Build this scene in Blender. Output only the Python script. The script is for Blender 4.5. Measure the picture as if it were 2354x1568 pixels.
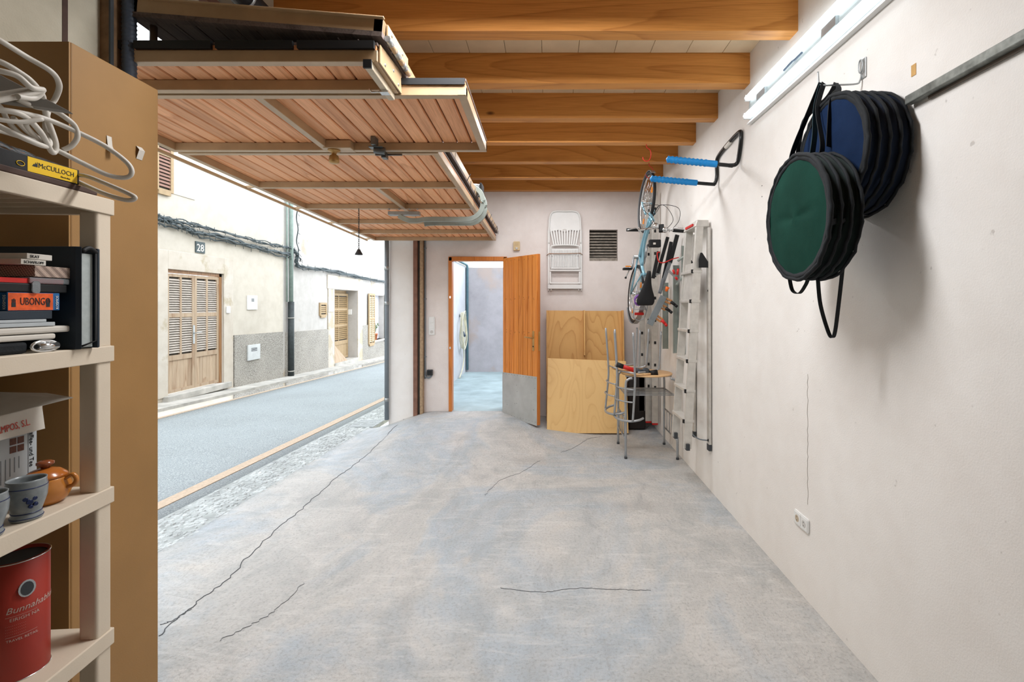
import bpy, math, random
from mathutils import Vector, Matrix
random.seed(7)
R = math.radians
C = bpy.context.scene.collection
SC = bpy.context.scene
for o in list(bpy.data.objects): bpy.data.objects.remove(o)

# ------------------------------------------------------------------ camera, sky, light
CZ, F = 1.63, 1100.0
VX, VY = 1258.0, 700.0
cd = bpy.data.cameras.new('camera'); cam = bpy.data.objects.new('camera', cd); C.objects.link(cam)
cam.location = (0, 0, CZ); cam.rotation_euler = (R(90), 0, 0)
cd.sensor_width = 36; cd.lens = F/2354*36; cd.shift_x = (1177-VX)/2354; cd.shift_y = (VY-784)/2354
cd.clip_start = .02
SC.camera = cam
w = bpy.data.worlds.new('sky'); SC.world = w; w.use_nodes = True
bg = w.node_tree.nodes['Background']; bg.inputs[0].default_value = (.86, .93, 1, 1); bg.inputs[1].default_value = 1.8
sd = bpy.data.lights.new('sun', 'SUN'); sd.energy = .18; sd.angle = R(8); sd.color = (1, .93, .82)
sun = bpy.data.objects.new('sun', sd); C.objects.link(sun); sun.rotation_euler = (R(50), 0, R(62)); sun.location = (3, -3, 9)
SC.view_settings.view_transform = 'Standard'; SC.view_settings.look = 'None'
SC.view_settings.exposure = 1.18; SC.view_settings.gamma = 1; SC.view_settings.use_curve_mapping = False
TUBE = 2.6
def added_fill_light(x, y, z, sx, sy, e, c=(.97, .98, 1), tilt=0):  # added area light without a fitting, brightens the dark interior
    ld = bpy.data.lights.new('added_fill_light', 'AREA'); ld.shape = 'RECTANGLE'; ld.size = sx; ld.size_y = sy; ld.energy = e; ld.color = c
    lo = bpy.data.objects.new('added_fill_light', ld); C.objects.link(lo); lo.location = (x, y, z); lo.rotation_euler = (R(tilt), 0, 0); return lo
added_fill_light(-.05, 2.0, 3.14, 1.2, .35, 25, tilt=10)  # added fill above the frame, tilted into the room
added_fill_light(.0, 4.35, 3.205, 1.6, .25, 13)  # added fill hidden between the beams
added_fill_light(.1, 5.65, 3.205, 1.6, .25, 8)  # second hidden fill between beams, added for the back of the room

# ------------------------------------------------------------------ helpers
def at(px, py, Y): return Vector(((px-VX)/F*Y, Y, CZ-(py-VY)/F*Y))
def atx(px, py, X): return at(px, py, X*F/(px-VX))
def col(h):
    h = h.lstrip('#'); c = [int(h[i:i+2], 16)/255 for i in (0, 2, 4)]
    return tuple((v/12.92 if v <= .04045 else ((v+.055)/1.055)**2.4) for v in c)+(1,)
WM = {}
def wm(o): return WM.get(o, Matrix.Identity(4)) if o else Matrix.Identity(4)
def thing(name, label, cat, loc=(0, 0, 0), rz=0, group=None, kind=None, rot=None):
    o = bpy.data.objects.new(name, None); C.objects.link(o); o.empty_display_size = .1
    o.location = loc; o.rotation_euler = rot if rot else (0, 0, rz)
    WM[o] = Matrix.Translation(Vector(loc)) @ o.rotation_euler.to_matrix().to_4x4()
    tag(o, label, cat, group, kind); return o
def tag(o, label=None, cat=None, group=None, kind=None):
    if label: o['label'] = label
    if cat: o['category'] = cat
    if group: o['group'] = group
    if kind: o['kind'] = kind
    return o
def structure(name, label=None): 
    o = bpy.data.objects.new(name, None); C.objects.link(o); WM[o] = Matrix.Identity(4)
    o['kind'] = 'structure'
    if label: o['label'] = label
    return o
def perp(d):
    d = d.normalized(); a = Vector((0, 0, 1)) if abs(d.z) < .9 else Vector((1, 0, 0))
    u = d.cross(a).normalized(); return u, d.cross(u).normalized()
class MB:
    def __init__(s): s.v = []; s.f = []; s.sm = []
    def add(s, vs, fs, smooth=False):
        b = len(s.v); s.v += [Vector(p) for p in vs]
        for f in fs: s.f.append([b+i for i in f]); s.sm.append(smooth)
        return s
    def box(s, lo, hi):
        (a, b, c), (d, e, f) = [min(p, q) for p, q in zip(lo, hi)], [max(p, q) for p, q in zip(lo, hi)]
        return s.add([(a,b,c),(d,b,c),(d,e,c),(a,e,c),(a,b,f),(d,b,f),(d,e,f),(a,e,f)],
                     [(0,3,2,1),(4,5,6,7),(0,1,5,4),(1,2,6,5),(2,3,7,6),(3,0,4,7)])
    def hexa(s, p):   # 4 bottom (ccw seen from above), 4 top
        return s.add(p, [(0,3,2,1),(4,5,6,7),(0,1,5,4),(1,2,6,5),(2,3,7,6),(3,0,4,7)])
    def beam(s, p, q, w, h, up=(0, 0, 1)):  # rectangular bar from p to q
        p, q = Vector(p), Vector(q); d = (q-p).normalized(); up = Vector(up)
        if abs(d.dot(up)) > .98: up = Vector((0, 1, 0))
        u = d.cross(up).normalized(); v = u.cross(d).normalized(); a, b = u*w/2, v*h/2
        return s.hexa([p-a-b, p+a-b, q+a-b, q-a-b, p-a+b, p+a+b, q+a+b, q-a+b])
    def prism(s, pts, ex):
        n = len(pts); ex = Vector(ex); P = [Vector(p) for p in pts]
        return s.add(P+[p+ex for p in P], [tuple(range(n))[::-1], tuple(range(n, 2*n))]+[(i, (i+1) % n, n+(i+1) % n, n+i) for i in range(n)])
    def tube(s, pts, r, n=10, closed=False, caps=True):
        P = [Vector(p) for p in pts]; m = len(P); rs = r if isinstance(r, (list, tuple)) else [r]*m
        T = []
        for i in range(m):
            a = P[(i-1) % m] if closed or i else P[0]; b = P[(i+1) % m] if closed or i < m-1 else P[-1]
            t = b-a; T.append(t.normalized() if t.length > 1e-9 else Vector((0, 0, 1)))
        u, _ = perp(T[0]); vs = []
        for i in range(m):
            u = (u-T[i]*u.dot(T[i])); u = u.normalized() if u.length > 1e-6 else perp(T[i])[0]
            w_ = T[i].cross(u)
            vs += [P[i]+(u*math.cos(2*math.pi*k/n)+w_*math.sin(2*math.pi*k/n))*rs[i] for k in range(n)]
        fs = [(i*n+k, i*n+(k+1) % n, ((i+1) % m)*n+(k+1) % n, ((i+1) % m)*n+k) for i in range(m if closed else m-1) for k in range(n)]
        s.add(vs, fs, True)
        if not closed and caps:
            s.add(vs[:n], [tuple(range(n))[::-1]]); s.add(vs[-n:], [tuple(range(n))])
        return s
    def lathe(s, prof, c=(0, 0, 0), ax=(0, 0, 1), n=32, sy=1.0):  # prof: (r, h)
        c = Vector(c); d = Vector(ax).normalized(); u, v = perp(d)
        if abs(d.z) > .9: u, v = Vector((1, 0, 0)), Vector((0, 1, 0))*(1 if d.z > 0 else -1)
        vs = [c+d*h+(u*math.cos(2*math.pi*k/n)+v*sy*math.sin(2*math.pi*k/n))*r for r, h in prof for k in range(n)]
        m = len(prof)
        s.add(vs, [(i*n+k, i*n+(k+1) % n, (i+1)*n+(k+1) % n, (i+1)*n+k) for i in range(m-1) for k in range(n)], True)
        if prof[0][0] > 1e-5: s.add(vs[:n], [tuple(range(n))[::-1]])
        if prof[-1][0] > 1e-5: s.add(vs[-n:], [tuple(range(n))])
        return s
    def ribbon(s, pts, wid, th, side):   # flat strap along pts
        P = [Vector(p) for p in pts]; side = Vector(side).normalized(); m = len(P); vs = []
        for i in range(m):
            t = (P[min(i+1, m-1)]-P[max(i-1, 0)]).normalized(); sd_ = (side-t*side.dot(t)).normalized(); nn = t.cross(sd_)
            a, b = sd_*wid/2, nn*th/2; vs += [P[i]-a-b, P[i]+a-b, P[i]+a+b, P[i]-a+b]
        fs = [(i*4+k, i*4+(k+1) % 4, (i+1)*4+(k+1) % 4, (i+1)*4+k) for i in range(m-1) for k in range(4)]
        fs += [(3, 2, 1, 0), tuple(4*(m-1)+k for k in range(4))]
        return s.add(vs, fs)
    def build(s, name, m, parent=None, local=False, bevel=0, label=None, kind=None, seg=2, fix=True):
        me = bpy.data.meshes.new(name); vs = s.v
        if parent and not local:
            I = wm(parent).inverted(); vs = [I @ p for p in s.v]
        me.from_pydata([tuple(p) for p in vs], [], s.f); me.polygons.foreach_set('use_smooth', s.sm)
        if fix:
            import bmesh
            bm = bmesh.new(); bm.from_mesh(me); bmesh.ops.remove_doubles(bm, verts=bm.verts, dist=1e-5)
            bmesh.ops.recalc_face_normals(bm, faces=bm.faces); bm.to_mesh(me); bm.free()
        me.materials.append(m); me.update()
        o = bpy.data.objects.new(name, me); C.objects.link(o)
        if parent: o.parent = parent; WM[o] = wm(parent)
        if bevel:
            b = o.modifiers.new('b', 'BEVEL'); b.width = bevel; b.segments = seg; b.limit_method = 'ANGLE'; b.angle_limit = R(40)
        if label: o['label'] = label
        if kind: o['kind'] = kind
        return o
def box(name, lo, hi, m, parent=None, **k): return MB().box(lo, hi).build(name, m, parent, **k)
def curve(pts, n=8):     # Catmull-Rom through pts
    P = [Vector(p) for p in pts]; out = []
    for i in range(len(P)-1):
        a, b, c, d = P[max(i-1, 0)], P[i], P[i+1], P[min(i+2, len(P)-1)]
        for k in range(n):
            t = k/n; out.append(.5*((2*b)+(c-a)*t+(2*a-5*b+4*c-d)*t*t+(3*b-a-3*c+d)*t**3))
    return out+[P[-1]]
def copy_tree(o, parent=None):
    c = o.copy(); C.objects.link(c); c.parent = parent; WM[c] = wm(o)
    for ch in [q for q in bpy.data.objects if q.parent == o]: copy_tree(ch, c)
    return c
def rrect(w_, h_, r, n=5):   # rounded rectangle in 2-D
    out = []
    for cx, cy, a0 in ((w_/2-r, h_/2-r, 0), (-w_/2+r, h_/2-r, 90), (-w_/2+r, -h_/2+r, 180), (w_/2-r, -h_/2+r, 270)):
        out += [(cx+r*math.cos(R(a0+90*k/n)), cy+r*math.sin(R(a0+90*k/n))) for k in range(n+1)]
    return out
def text(s, size, m, parent, org, right, up, name='lettering', align='LEFT', ex=.0003, sx=1.0, shear=0):
    cu = bpy.data.curves.new('t', 'FONT'); cu.body = s; cu.size = size; cu.extrude = ex; cu.align_x = align; cu.resolution_u = 2; cu.shear = shear
    ob = bpy.data.objects.new('t', cu); C.objects.link(ob)
    bpy.context.view_layer.update()
    me = bpy.data.meshes.new_from_object(ob.evaluated_get(bpy.context.evaluated_depsgraph_get()))
    bpy.data.objects.remove(ob); bpy.data.curves.remove(cu)
    r, u = Vector(right).normalized(), Vector(up).normalized(); n = r.cross(u)
    mb = MB(); mb.add([Vector(org)+r*v.co.x*sx+u*v.co.y+n*v.co.z for v in me.vertices], [tuple(p.vertices) for p in me.polygons])
    bpy.data.meshes.remove(me)
    return mb.build(name, m, parent, fix=False)

# ------------------------------------------------------------------ materials
class NT:
    def __init__(s, name, rough=.6, metal=0, spec=.4):
        s.m = bpy.data.materials.new(name); s.m.use_nodes = True; s.n = s.m.node_tree.nodes; s.l = s.m.node_tree.links
        s.b = s.n['Principled BSDF']; s.b.inputs['Roughness'].default_value = rough; s.b.inputs['Metallic'].default_value = metal
        s.b.inputs['Specular IOR Level'].default_value = spec
        tc = s.n.new('ShaderNodeTexCoord'); oi = s.n.new('ShaderNodeObjectInfo'); s.rand = oi.outputs['Random']
        va = s.n.new('ShaderNodeVectorMath'); va.operation = 'MULTIPLY_ADD'; va.inputs[1].default_value = (7.3, 5.1, 9.7)
        cx = s.n.new('ShaderNodeCombineXYZ')
        for i in range(3): s.l.new(s.rand, cx.inputs[i])
        s.l.new(cx.outputs[0], va.inputs[0]); s.l.new(tc.outputs['Object'], va.inputs[2]); s.co = va.outputs[0]; s.obj = tc.outputs['Object']
    def map(s, sc, src=None):
        m = s.n.new('ShaderNodeMapping'); m.inputs['Scale'].default_value = sc if isinstance(sc, tuple) else (sc,)*3
        s.l.new(src or s.co, m.inputs[0]); return m.outputs[0]
    def noise(s, sc=5, det=4, rough=.55, dist=0, src=None):
        n = s.n.new('ShaderNodeTexNoise'); n.inputs['Scale'].default_value = 1; n.inputs['Detail'].default_value = det
        n.inputs['Roughness'].default_value = rough; n.inputs['Distortion'].default_value = dist
        s.l.new(s.map(sc, src), n.inputs['Vector']); return n.outputs[0]
    def ramp(s, fac, stops, interp='LINEAR'):
        r = s.n.new('ShaderNodeValToRGB'); cr = r.color_ramp; cr.interpolation = interp
        while len(cr.elements) < len(stops): cr.elements.new(.5)
        for e, (p, c) in zip(cr.elements, stops):
            e.position = p; e.color = c if isinstance(c, tuple) else (c, c, c, 1)
        s.l.new(fac, r.inputs[0]); return r.outputs[0]
    def mix(s, fac, a, b, mode='MIX'):
        m = s.n.new('ShaderNodeMix'); m.data_type = 'RGBA'; m.blend_type = mode
        for i, v in ((0, fac), (6, a), (7, b)):
            if hasattr(v, 'links') or hasattr(v, 'is_linked'): s.l.new(v, m.inputs[i])
            else: m.inputs[i].default_value = v
        return m.outputs[2]
    def math(s, op, a, b=0.0):
        m = s.n.new('ShaderNodeMath'); m.operation = op
        for i, v in ((0, a), (1, b)):
            if hasattr(v, 'is_linked'): s.l.new(v, m.inputs[i])
            else: m.inputs[i].default_value = v
        return m.outputs[0]
    def color(s, c):
        if hasattr(c, 'is_linked'): s.l.new(c, s.b.inputs['Base Color'])
        else: s.b.inputs['Base Color'].default_value = c
        return s
    def bump(s, h, st=.3, d=.01):
        b = s.n.new('ShaderNodeBump'); b.inputs['Strength'].default_value = st; b.inputs['Distance'].default_value = d
        s.l.new(h, b.inputs['Height']); s.l.new(b.outputs[0], s.b.inputs['Normal']); return s
def plain(name, c, rough=.5, metal=0, var=.12, sc=12, bump=.1, bsc=80, spec=.4):
    t = NT(name, rough, metal, spec); c = col(c); n = t.noise(sc, 4)
    lo = tuple(v*(1-var) for v in c[:3])+(1,); hi = tuple(min(1, v*(1+var)) for v in c[:3])+(1,)
    t.color(t.ramp(n, [(.3, lo), (.7, hi)]))
    if bump: t.bump(t.noise(bsc, 3), bump, .002)
    return t.m
def plaster(name, base, alt, patch=None, psc=.8, bump=.5):
    t = NT(name, .9, spec=.15); a = t.noise(.9, 5, .6); b = t.noise(5, 5, .6)
    c = t.ramp(a, [(.3, col(base)), (.7, col(alt))])
    c = t.mix(t.ramp(b, [(.4, 0.0), (.75, .25)]), c, col(alt), 'MULTIPLY')
    if patch: c = t.mix(t.ramp(t.noise(psc, 6, .6), [(.56, 0.0), (.62, 1.0)]), c, col(patch))
    sp = t.noise(28, 2, .5); c = t.mix(t.ramp(sp, [(.74, 0.0), (.80, .35)]), c, col('#8a7f74'))
    h = t.mix(.35, t.noise(140, 3), t.noise(14, 4)); t.color(c).bump(h, bump, .006); return t.m
def wood(name, light, dark, axis=0, rings=14, stretch=.06, rough=.5, fine=True, var=.2, knots=False, bump=.15):
    t = NT(name, rough, spec=.35)
    sc = [1, 1, 1]; sc[axis] = stretch
    base = t.map(tuple(sc))
    n = t.noise((2.2*sc[0], 2.2*sc[1], 2.2*sc[2]), 2, .45, .25)
    ringv = t.math('MULTIPLY', t.math('ADD', n, t.math('MULTIPLY', t.noise((9*sc[0], 9*sc[1], 9*sc[2]), 3, .5), .05)), rings*1.7)
    fr = t.math('FRACT', ringv)
    L_, D_ = col(light), col(dark); mid = tuple((a_*1.6+b_)/2.6 for a_, b_ in zip(L_, D_))
    c = t.ramp(fr, [(0, L_), (.45, L_), (.8, mid), (.95, D_), (1, L_)])
    c = t.mix(.25, c, t.ramp(t.noise((3*sc[0], 3*sc[1], 3*sc[2]), 3), [(.35, L_), (.7, mid)]))
    fs = [160, 160, 160]; fs[axis] = 4
    g = t.noise(tuple(fs), 3, .6)
    c = t.mix(.35 if fine else .12, c, t.ramp(g, [(.35, col(dark)), (.6, col(light))]))
    if knots:
        v = t.n.new('ShaderNodeTexVoronoi'); v.inputs['Scale'].default_value = 1; ks = [3.2, 3.2, 3.2]; ks[axis] = 1.5
        t.l.new(t.map(tuple(ks)), v.inputs['Vector'])
        c = t.mix(t.ramp(v.outputs['Distance'], [(.03, .85), (.07, 0.0)]), c, col('#4a2408'))
    hv = t.n.new('ShaderNodeHueSaturation'); hv.inputs['Saturation'].default_value = 1
    vv = t.math('ADD', t.math('MULTIPLY', t.rand, var), 1-var/2); t.l.new(vv, hv.inputs['Value']); t.l.new(c, hv.inputs['Color'])
    t.color(hv.outputs[0]); t.bump(g, bump, .002); return t.m
M = {}
M['wall'] = plaster('wall_plaster', '#f1eeea', '#e9e4df', bump=.28)
M['wall_back'] = plaster('back_plaster', '#ebe3df', '#ddd5d1')
M['wall_dark'] = plaster('dark_plaster', '#cfc8b6', '#aaa48f')  # darker olive tone for the street-side and rear walls
M['house1'] = plaster('cream_render', '#cdc5b8', '#c2baae', bump=.3)
M['house2'] = plaster('old_white_render', '#c3bfba', '#b6b1ac', '#b0a493', .7, .4)
M['surround'] = plaster('lime_wash', '#d0c9bf', '#c2b7a9', '#b5a995', 1.5)
M['yard_wall'] = plaster('yard_plaster', '#bdb8bd', '#aaa6a9', '#b5a6a0', .6)
M['yard_left'] = plaster('yard_white', '#d2d4d8', '#c2c5cb')
def concrete():
    t = NT('floor_concrete', .55, spec=.35)
    a = t.noise((.7, .55, 1), 6, .62, .8, t.obj); b = t.noise((2.4, 1.6, 1), 7, .65, 1.2, t.obj); e = t.noise(60, 4, .6, 0, t.obj)
    c = t.ramp(a, [(.30, col('#b1b0ae')), (.46, col('#c4c1bd')), (.56, col('#adb5bc')), (.7, col('#c5c1be'))])
    c = t.mix(t.ramp(b, [(.42, 0.0), (.62, .5)]), c, col('#9fa2a2'))
    c = t.mix(t.ramp(t.noise((1.3, 1.1, 1), 5, .6, 2, t.map((1, 1, 1), t.obj)), [(.6, 0.0), (.75, .35)]), c, col('#d3c6b8'))
    sx = t.n.new('ShaderNodeSeparateXYZ'); t.l.new(t.obj, sx.inputs[0])
    # oily stain worn into the slab about (0.25, 4.1)
    for cx, cy, rx, ry, k in ((.3, 4.2, .6, .3, .75), (-.05, 4.9, .8, .35, .45), (.75, 3.85, .5, .3, .4), (.15,3.3,.6,.25,.15)):
        dx = t.math('DIVIDE', t.math('SUBTRACT', sx.outputs[0], cx), rx); dy = t.math('DIVIDE', t.math('SUBTRACT', sx.outputs[1], cy), ry)
        d = t.math('ADD', t.math('ADD', t.math('MULTIPLY', dx, dx), t.math('MULTIPLY', dy, dy)), t.math('MULTIPLY', b, 1.6))
        c = t.mix(t.ramp(d, [(.55, k), (1.0, 0.0)] if False else [(.45, k), (1.0, 0.0)]), c, col('#6d6f70'))
    c = t.mix(t.ramp(e, [(.3, .45), (.5, 0.0)]), c, col('#858380'))
    st = t.noise((2.2, 9, 1), 6, .7, 1.6, t.obj); c = t.mix(t.ramp(st, [(.52, 0.0), (.66, .35)]), c, col('#dad7d3'))
    c = t.mix(t.ramp(t.noise((5, 2, 1), 8, .75, 1.0, t.obj), [(.30, .4), (.44, 0.0)]), c, col('#8b8b8c'))
    c = t.mix(t.ramp(t.noise(24, 5, .7, 0, t.obj), [(.66, 0.0), (.74, .5)]), c, col('#77736f'))
    t.color(c)
    t.l.new(t.ramp(b, [(.3, .4), (.7, .75)]), t.b.inputs['Roughness'])
    h = t.mix(.5, t.noise(45, 5, .6, 0, t.obj), t.noise((7, 4, 1), 6, .65, 2.5, t.obj)); t.bump(h, 1.0, .02); return t.m
M['floor'] = concrete()
M['apron'] = M['floor']
def asphalt():
    t = NT('asphalt', .85, spec=.2); a = t.noise(90, 3, .7); b = t.noise(.8, 4)
    c = t.ramp(a, [(.3, col('#6f7679')), (.5, col('#939a9c')), (.72, col('#c3c7c8'))])
    c = t.mix(t.ramp(b, [(.35, 0.0), (.7, .35)]), c, col('#aab2b6')); t.color(c).bump(a, .5, .006); return t.m
M['asphalt'] = asphalt()
M['line'] = plain('worn_cream_paint', '#bba793', .8, var=.15, sc=40, bump=.4, bsc=90)
M['gutter'] = plain('gutter_mortar', '#a2a6a5', .9, var=.25, sc=9, bump=.6, bsc=60)
M['stone'] = plain('gutter_stone', '#b3b7b7', .7, var=.3, sc=6, bump=.4, bsc=60)
M['pave'] = plain('kerb_cement', '#b3afa8', .9, var=.25, sc=4, bump=.6, bsc=40)
def dado():
    t = NT('rough_cement_dado', .95, spec=.1); a = t.noise(38, 4, .7); b = t.noise(1.2, 4)
    c = t.ramp(a, [(.3, col('#645f59')), (.48, col('#9d9890')), (.66, col('#b9b5ad'))]); c = t.mix(t.ramp(b, [(.4, 0.0), (.7, .4)]), c, col('#c3bcb3'))
    t.color(c).bump(a, 1, .02); return t.m
M['dado'] = dado()
M['beam'] = wood('pine_beam', '#d8954c', '#a8672a', 0, 9, .1, .5, True, .12, True)
M['plank'] = wood('door_plank', '#f6b585', '#bf7a4b', 1, 7, .06, .5, True, .22)
M['dark_plank'] = wood('weathered_dark_plank', '#75665f', '#3a302d', 1, 5, .08, .7, True, .2)
M['leaf_wood'] = wood('orange_pine', '#e79443', '#b25c18', 2, 8, .08, .35, True, .2, True)
M['frame_wood'] = wood('orange_trim', '#d0803c', '#a25a22', 2, 5, .1, .4)
M['ply'] = wood('plywood', '#dcae6e', '#c08c50', 2, 10, .16, .55, False, .08)
M['ply_light'] = wood('birch_plywood', '#e6bf82', '#d9ad72', 2, 9, .3, .5, False, .05, True)
M['round_ply'] = wood('seat_plywood', '#d8b284', '#b98c5a', 0, 5, .3, .45)
M['shutter'] = wood('weathered_shutter', '#baa58d', '#8c6b50', 2, 5, .12, .8, True, .15)
M['shutter2'] = plain('tan_paint', '#a58d6c', .7, var=.1)
M['shutter_grey'] = plain('bleached_slat', '#b5aba1', .8, var=.15)
M['tan'] = plain('tan_cabinet_paint', '#9a7444', .55, var=.08, sc=3, bump=.12, bsc=200)
M['beige_metal'] = plain('beige_door_frame', '#b89b78', .38, var=.1, sc=8, spec=.6)
M['galv'] = plain('galvanised_steel', '#a9adae', .42, .75, .2, 7, .1)
M['sheet'] = plain('zinc_sheet', '#b9bab8', .5, .35, .12, 5, .25, 20)
M['chrome'] = plain('chrome', '#d8dadb', .18, .95, .04)
M['silver'] = plain('silver_paint', '#a4a7aa', .35, .5, .06)
M['alu'] = plain('aluminium', '#cfccc6', .4, .45, .1, 15)
M['alu_green'] = plain('grey_green_zinc', '#9fa8a2', .5, .4, .15, 8)
M['white_plastic'] = plain('white_plastic', '#e6e6e4', .4, var=.03, bump=0)
M['grey_plastic'] = plain('pale_grey_plastic', '#c9c6c2', .5, var=.05, bump=0)
M['cream'] = plain('cream_plastic', '#d2c4b0', .5, var=.04, sc=5, bump=.1, bsc=250)
M['beige'] = plain('beige_plastic', '#cdb58c', .5, var=.05)
M['black'] = plain('black_rubber', '#111214', .6, var=.2)
M['black_gloss'] = plain('black_tube', '#141516', .25, var=.1, bump=0)
M['dark_grey'] = plain('dark_grey', '#3b3f43', .6)
M['conduit'] = plain('grey_conduit', '#7b8389', .55, var=.06)
M['conduit_dark'] = plain('blue_grey_conduit', '#4b5666', .5, var=.06)
M['cable'] = plain('facade_cable', '#4d5557', .7, var=.3, sc=20)
M['blue_foam'] = plain('blue_foam', '#1487cf', .45, var=.08)
M['bike_blue'] = plain('bike_blue_metal', '#86b3c4', .3, .35, .05)
M['red'] = plain('red_plastic', '#c8231d', .4, var=.08)
M['orange'] = plain('orange_plastic', '#e2661c', .4, var=.08)
M['amber'] = plain('amber_reflector', '#ef8a10', .3)
M['violet'] = plain('violet_cable', '#7a4d9c', .5)
M['green_fabric'] = plain('green_fabric', '#15362d', .95, var=.15, sc=6, bump=.35, bsc=300, spec=.08)
M['blue_fabric'] = plain('blue_fabric', '#152540', .95, var=.18, sc=6, bump=.35, bsc=300, spec=.08)
M['black_fabric'] = plain('black_webbing', '#12161a', .85, var=.25, sc=20, bump=.4, bsc=200)
M['teal_web'] = plain('dark_teal_webbing', '#0f2a31', .8, var=.2, sc=20)
M['brass'] = plain('old_brass', '#b48f58', .35, .45, .2)
M['number'] = plain('number_tile', '#3d4a4c', .5, var=.3, sc=30)
M['green_pipe'] = plain('green_pipe', '#84948c', .6)
M['black_pipe'] = plain('black_iron_pipe', '#33393a', .6, var=.3)
M['tile'] = plain('ceramic_ceiling_tile', '#d7bf9d', .75, var=.08, sc=4, bump=.2, bsc=30)
M['brown_rust'] = plain('rusty_guide', '#7f5a4a', .7, var=.2, sc=12)
M['brown_wood'] = plain('dark_brown_board', '#4a362e', .7, var=.25, sc=15)
M['terracotta'] = plain('orange_glazed_clay', '#c07a33', .22, var=.2, sc=8, bump=0, spec=.6)
M['lid_brown'] = plain('brown_glaze', '#8a4a2c', .2, var=.15, bump=0, spec=.6)
M['stoneware'] = plain('grey_stoneware', '#7e8486', .3, var=.15, sc=60, bump=.1, spec=.6)
M['cobalt'] = plain('cobalt_glaze', '#1f2c55', .3)
M['navy'] = plain('navy_leatherette', '#27323d', .6, var=.1)
M['pages'] = plain('grey_pages', '#a9b0ae', .8, var=.1, sc=60)
M['yellow'] = plain('yellow_card', '#e9bd12', .5, var=.03)
M['text_dark'] = plain('dark_print', '#1c2226', .6)
M['text_white'] = plain('white_print', '#e8e2d8', .6)
M['text_red'] = plain('red_print', '#c0392b', .6)
M['redtin'] = plain('red_tin', '#a03226', .45, var=.08, sc=6)
M['card_white'] = plain('white_cardboard', '#cfc9bf', .8, var=.05)
M['grey_box'] = plain('grey_printed_box', '#b3b9bc', .6, var=.05)
M['game_orange'] = plain('orange_printed_card', '#df5a22', .5, var=.25, sc=60)
M['game_blue'] = plain('blue_printed_card', '#1d5f96', .5)
M['mirror_brown'] = plain('brown_photo_print', '#5a2f1c', .5, var=.5, sc=200)
M['white_cable'] = plain('white_cable', '#cfc9bf', .5, var=.05)
M['hose'] = plain('cream_hose', '#d6d0b6', .5)
M['plant'] = plain('plant_green', '#53663a', .7)
M['dark_hole'] = plain('dark_recess', '#4a4641', .9)
M['vent'] = plain('dusty_cement_louvre', '#968e84', .95, var=.35, sc=20, bump=.8, bsc=50)
t = NT('woven_pattern', .7); ck = t.n.new('ShaderNodeTexChecker'); ck.inputs['Scale'].default_value = 420; ck.inputs[1].default_value = col('#c9b2a2'); ck.inputs[2].default_value = col('#5a4740')
mp = t.n.new('ShaderNodeMapping'); mp.inputs['Rotation'].default_value = (R(45), R(45), R(45)); t.l.new(t.obj, mp.inputs[0]); t.l.new(mp.outputs[0], ck.inputs[0]); t.color(ck.outputs[0]); M['woven'] = t.m
t = NT('clear_plastic', .25); t.b.inputs['Transmission Weight'].default_value = .7; t.color(col('#b9c0c4')); M['clear'] = t.m
t = NT('plastic_bag', .2); t.color(t.ramp(t.noise(30, 3), [(.4, col('#3c3029')), (.55, col('#6b7b84')), (.62, col('#a4693a'))])); t.bump(t.noise(40, 3), .8, .01); M['bag'] = t.m
t = NT('lit_tube', .4); t.color((.9, .95, 1, 1)); t.b.inputs['Emission Color'].default_value = (.82, .94, 1, 1); t.b.inputs['Emission Strength'].default_value = TUBE; M['tube'] = t.m
t = NT('window_glass', .05, spec=.8); t.color(col('#39444a')); M['glass'] = t.m

# ------------------------------------------------------------------ setting
XR, YB, XL, XO = 1.43, 6.63, -1.8, -2.17
def S(t): t = max(0, min(1, t)); return t*t*(3-2*t)
def road_z(y): return .13-.035*y
def fz(x, y):
    z = .15*S((y-4.2)/2.3)*S((.75-x)/1.5)
    if x < -1.55:
        t = S((-1.55-x)/.95); z = z*(1-t)+(road_z(y)+.01)*t
    return z
def grid(name, x0, x1, y0, y1, nx, ny, fn, m, parent=None, thick=.15):
    vs = [(x0+(x1-x0)*i/nx, y0+(y1-y0)*j/ny) for j in range(ny+1) for i in range(nx+1)]
    v3 = [(x, y, fn(x, y)) for x, y in vs]; mb = MB()
    mb.add(v3, [(j*(nx+1)+i, j*(nx+1)+i+1, (j+1)*(nx+1)+i+1, (j+1)*(nx+1)+i) for j in range(ny) for i in range(nx)], True)
    o = mb.build(name, m, parent, fix=False)
    sm = o.modifiers.new('s', 'SOLIDIFY'); sm.thickness = thick; sm.offset = -1
    return o
fl = grid('floor', -2.5, XR+.05, -2.2, YB+.02, 60, 110, fz, M['floor'])
tag(fl, 'worn grey concrete garage floor sloping to the street', kind='structure')
def crack(pts, wd):
    P = curve([at(px, py, 1) for px, py in pts], 10); out = []
    for p in P:
        d = p-Vector((0, 0, CZ)); z = 0
        for _ in range(6):
            k = (CZ-z)/(-d.z); q = d*k; z = fz(q.x, q.y)
        out.append(Vector((q.x+random.uniform(-.012, .012), q.y+random.uniform(-.004, .004), z+.0015)))
    mb = MB(); mb.ribbon(out, wd, .002, (1, 0, 0)); return mb.build('crack', M['dark_grey'], fl)
crack([(368, 1462), (440, 1395), (520, 1335), (575, 1275), (640, 1215), (700, 1165), (760, 1110), (800, 1080), (850, 1040), (905, 985), (948, 948)], .0045)
crack([(500, 1475), (590, 1430), (650, 1390), (700, 1340)], .0012)
crack([(1150, 1352), (1240, 1362), (1330, 1353), (1420, 1356), (1500, 1358)], .001)
crack([(1115, 1140), (1150, 1105), (1200, 1085), (1240, 1060)], .0012)
crack([(1290, 1040), (1320, 1030), (1350, 1010), (1385, 1004)], .0018)
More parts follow.
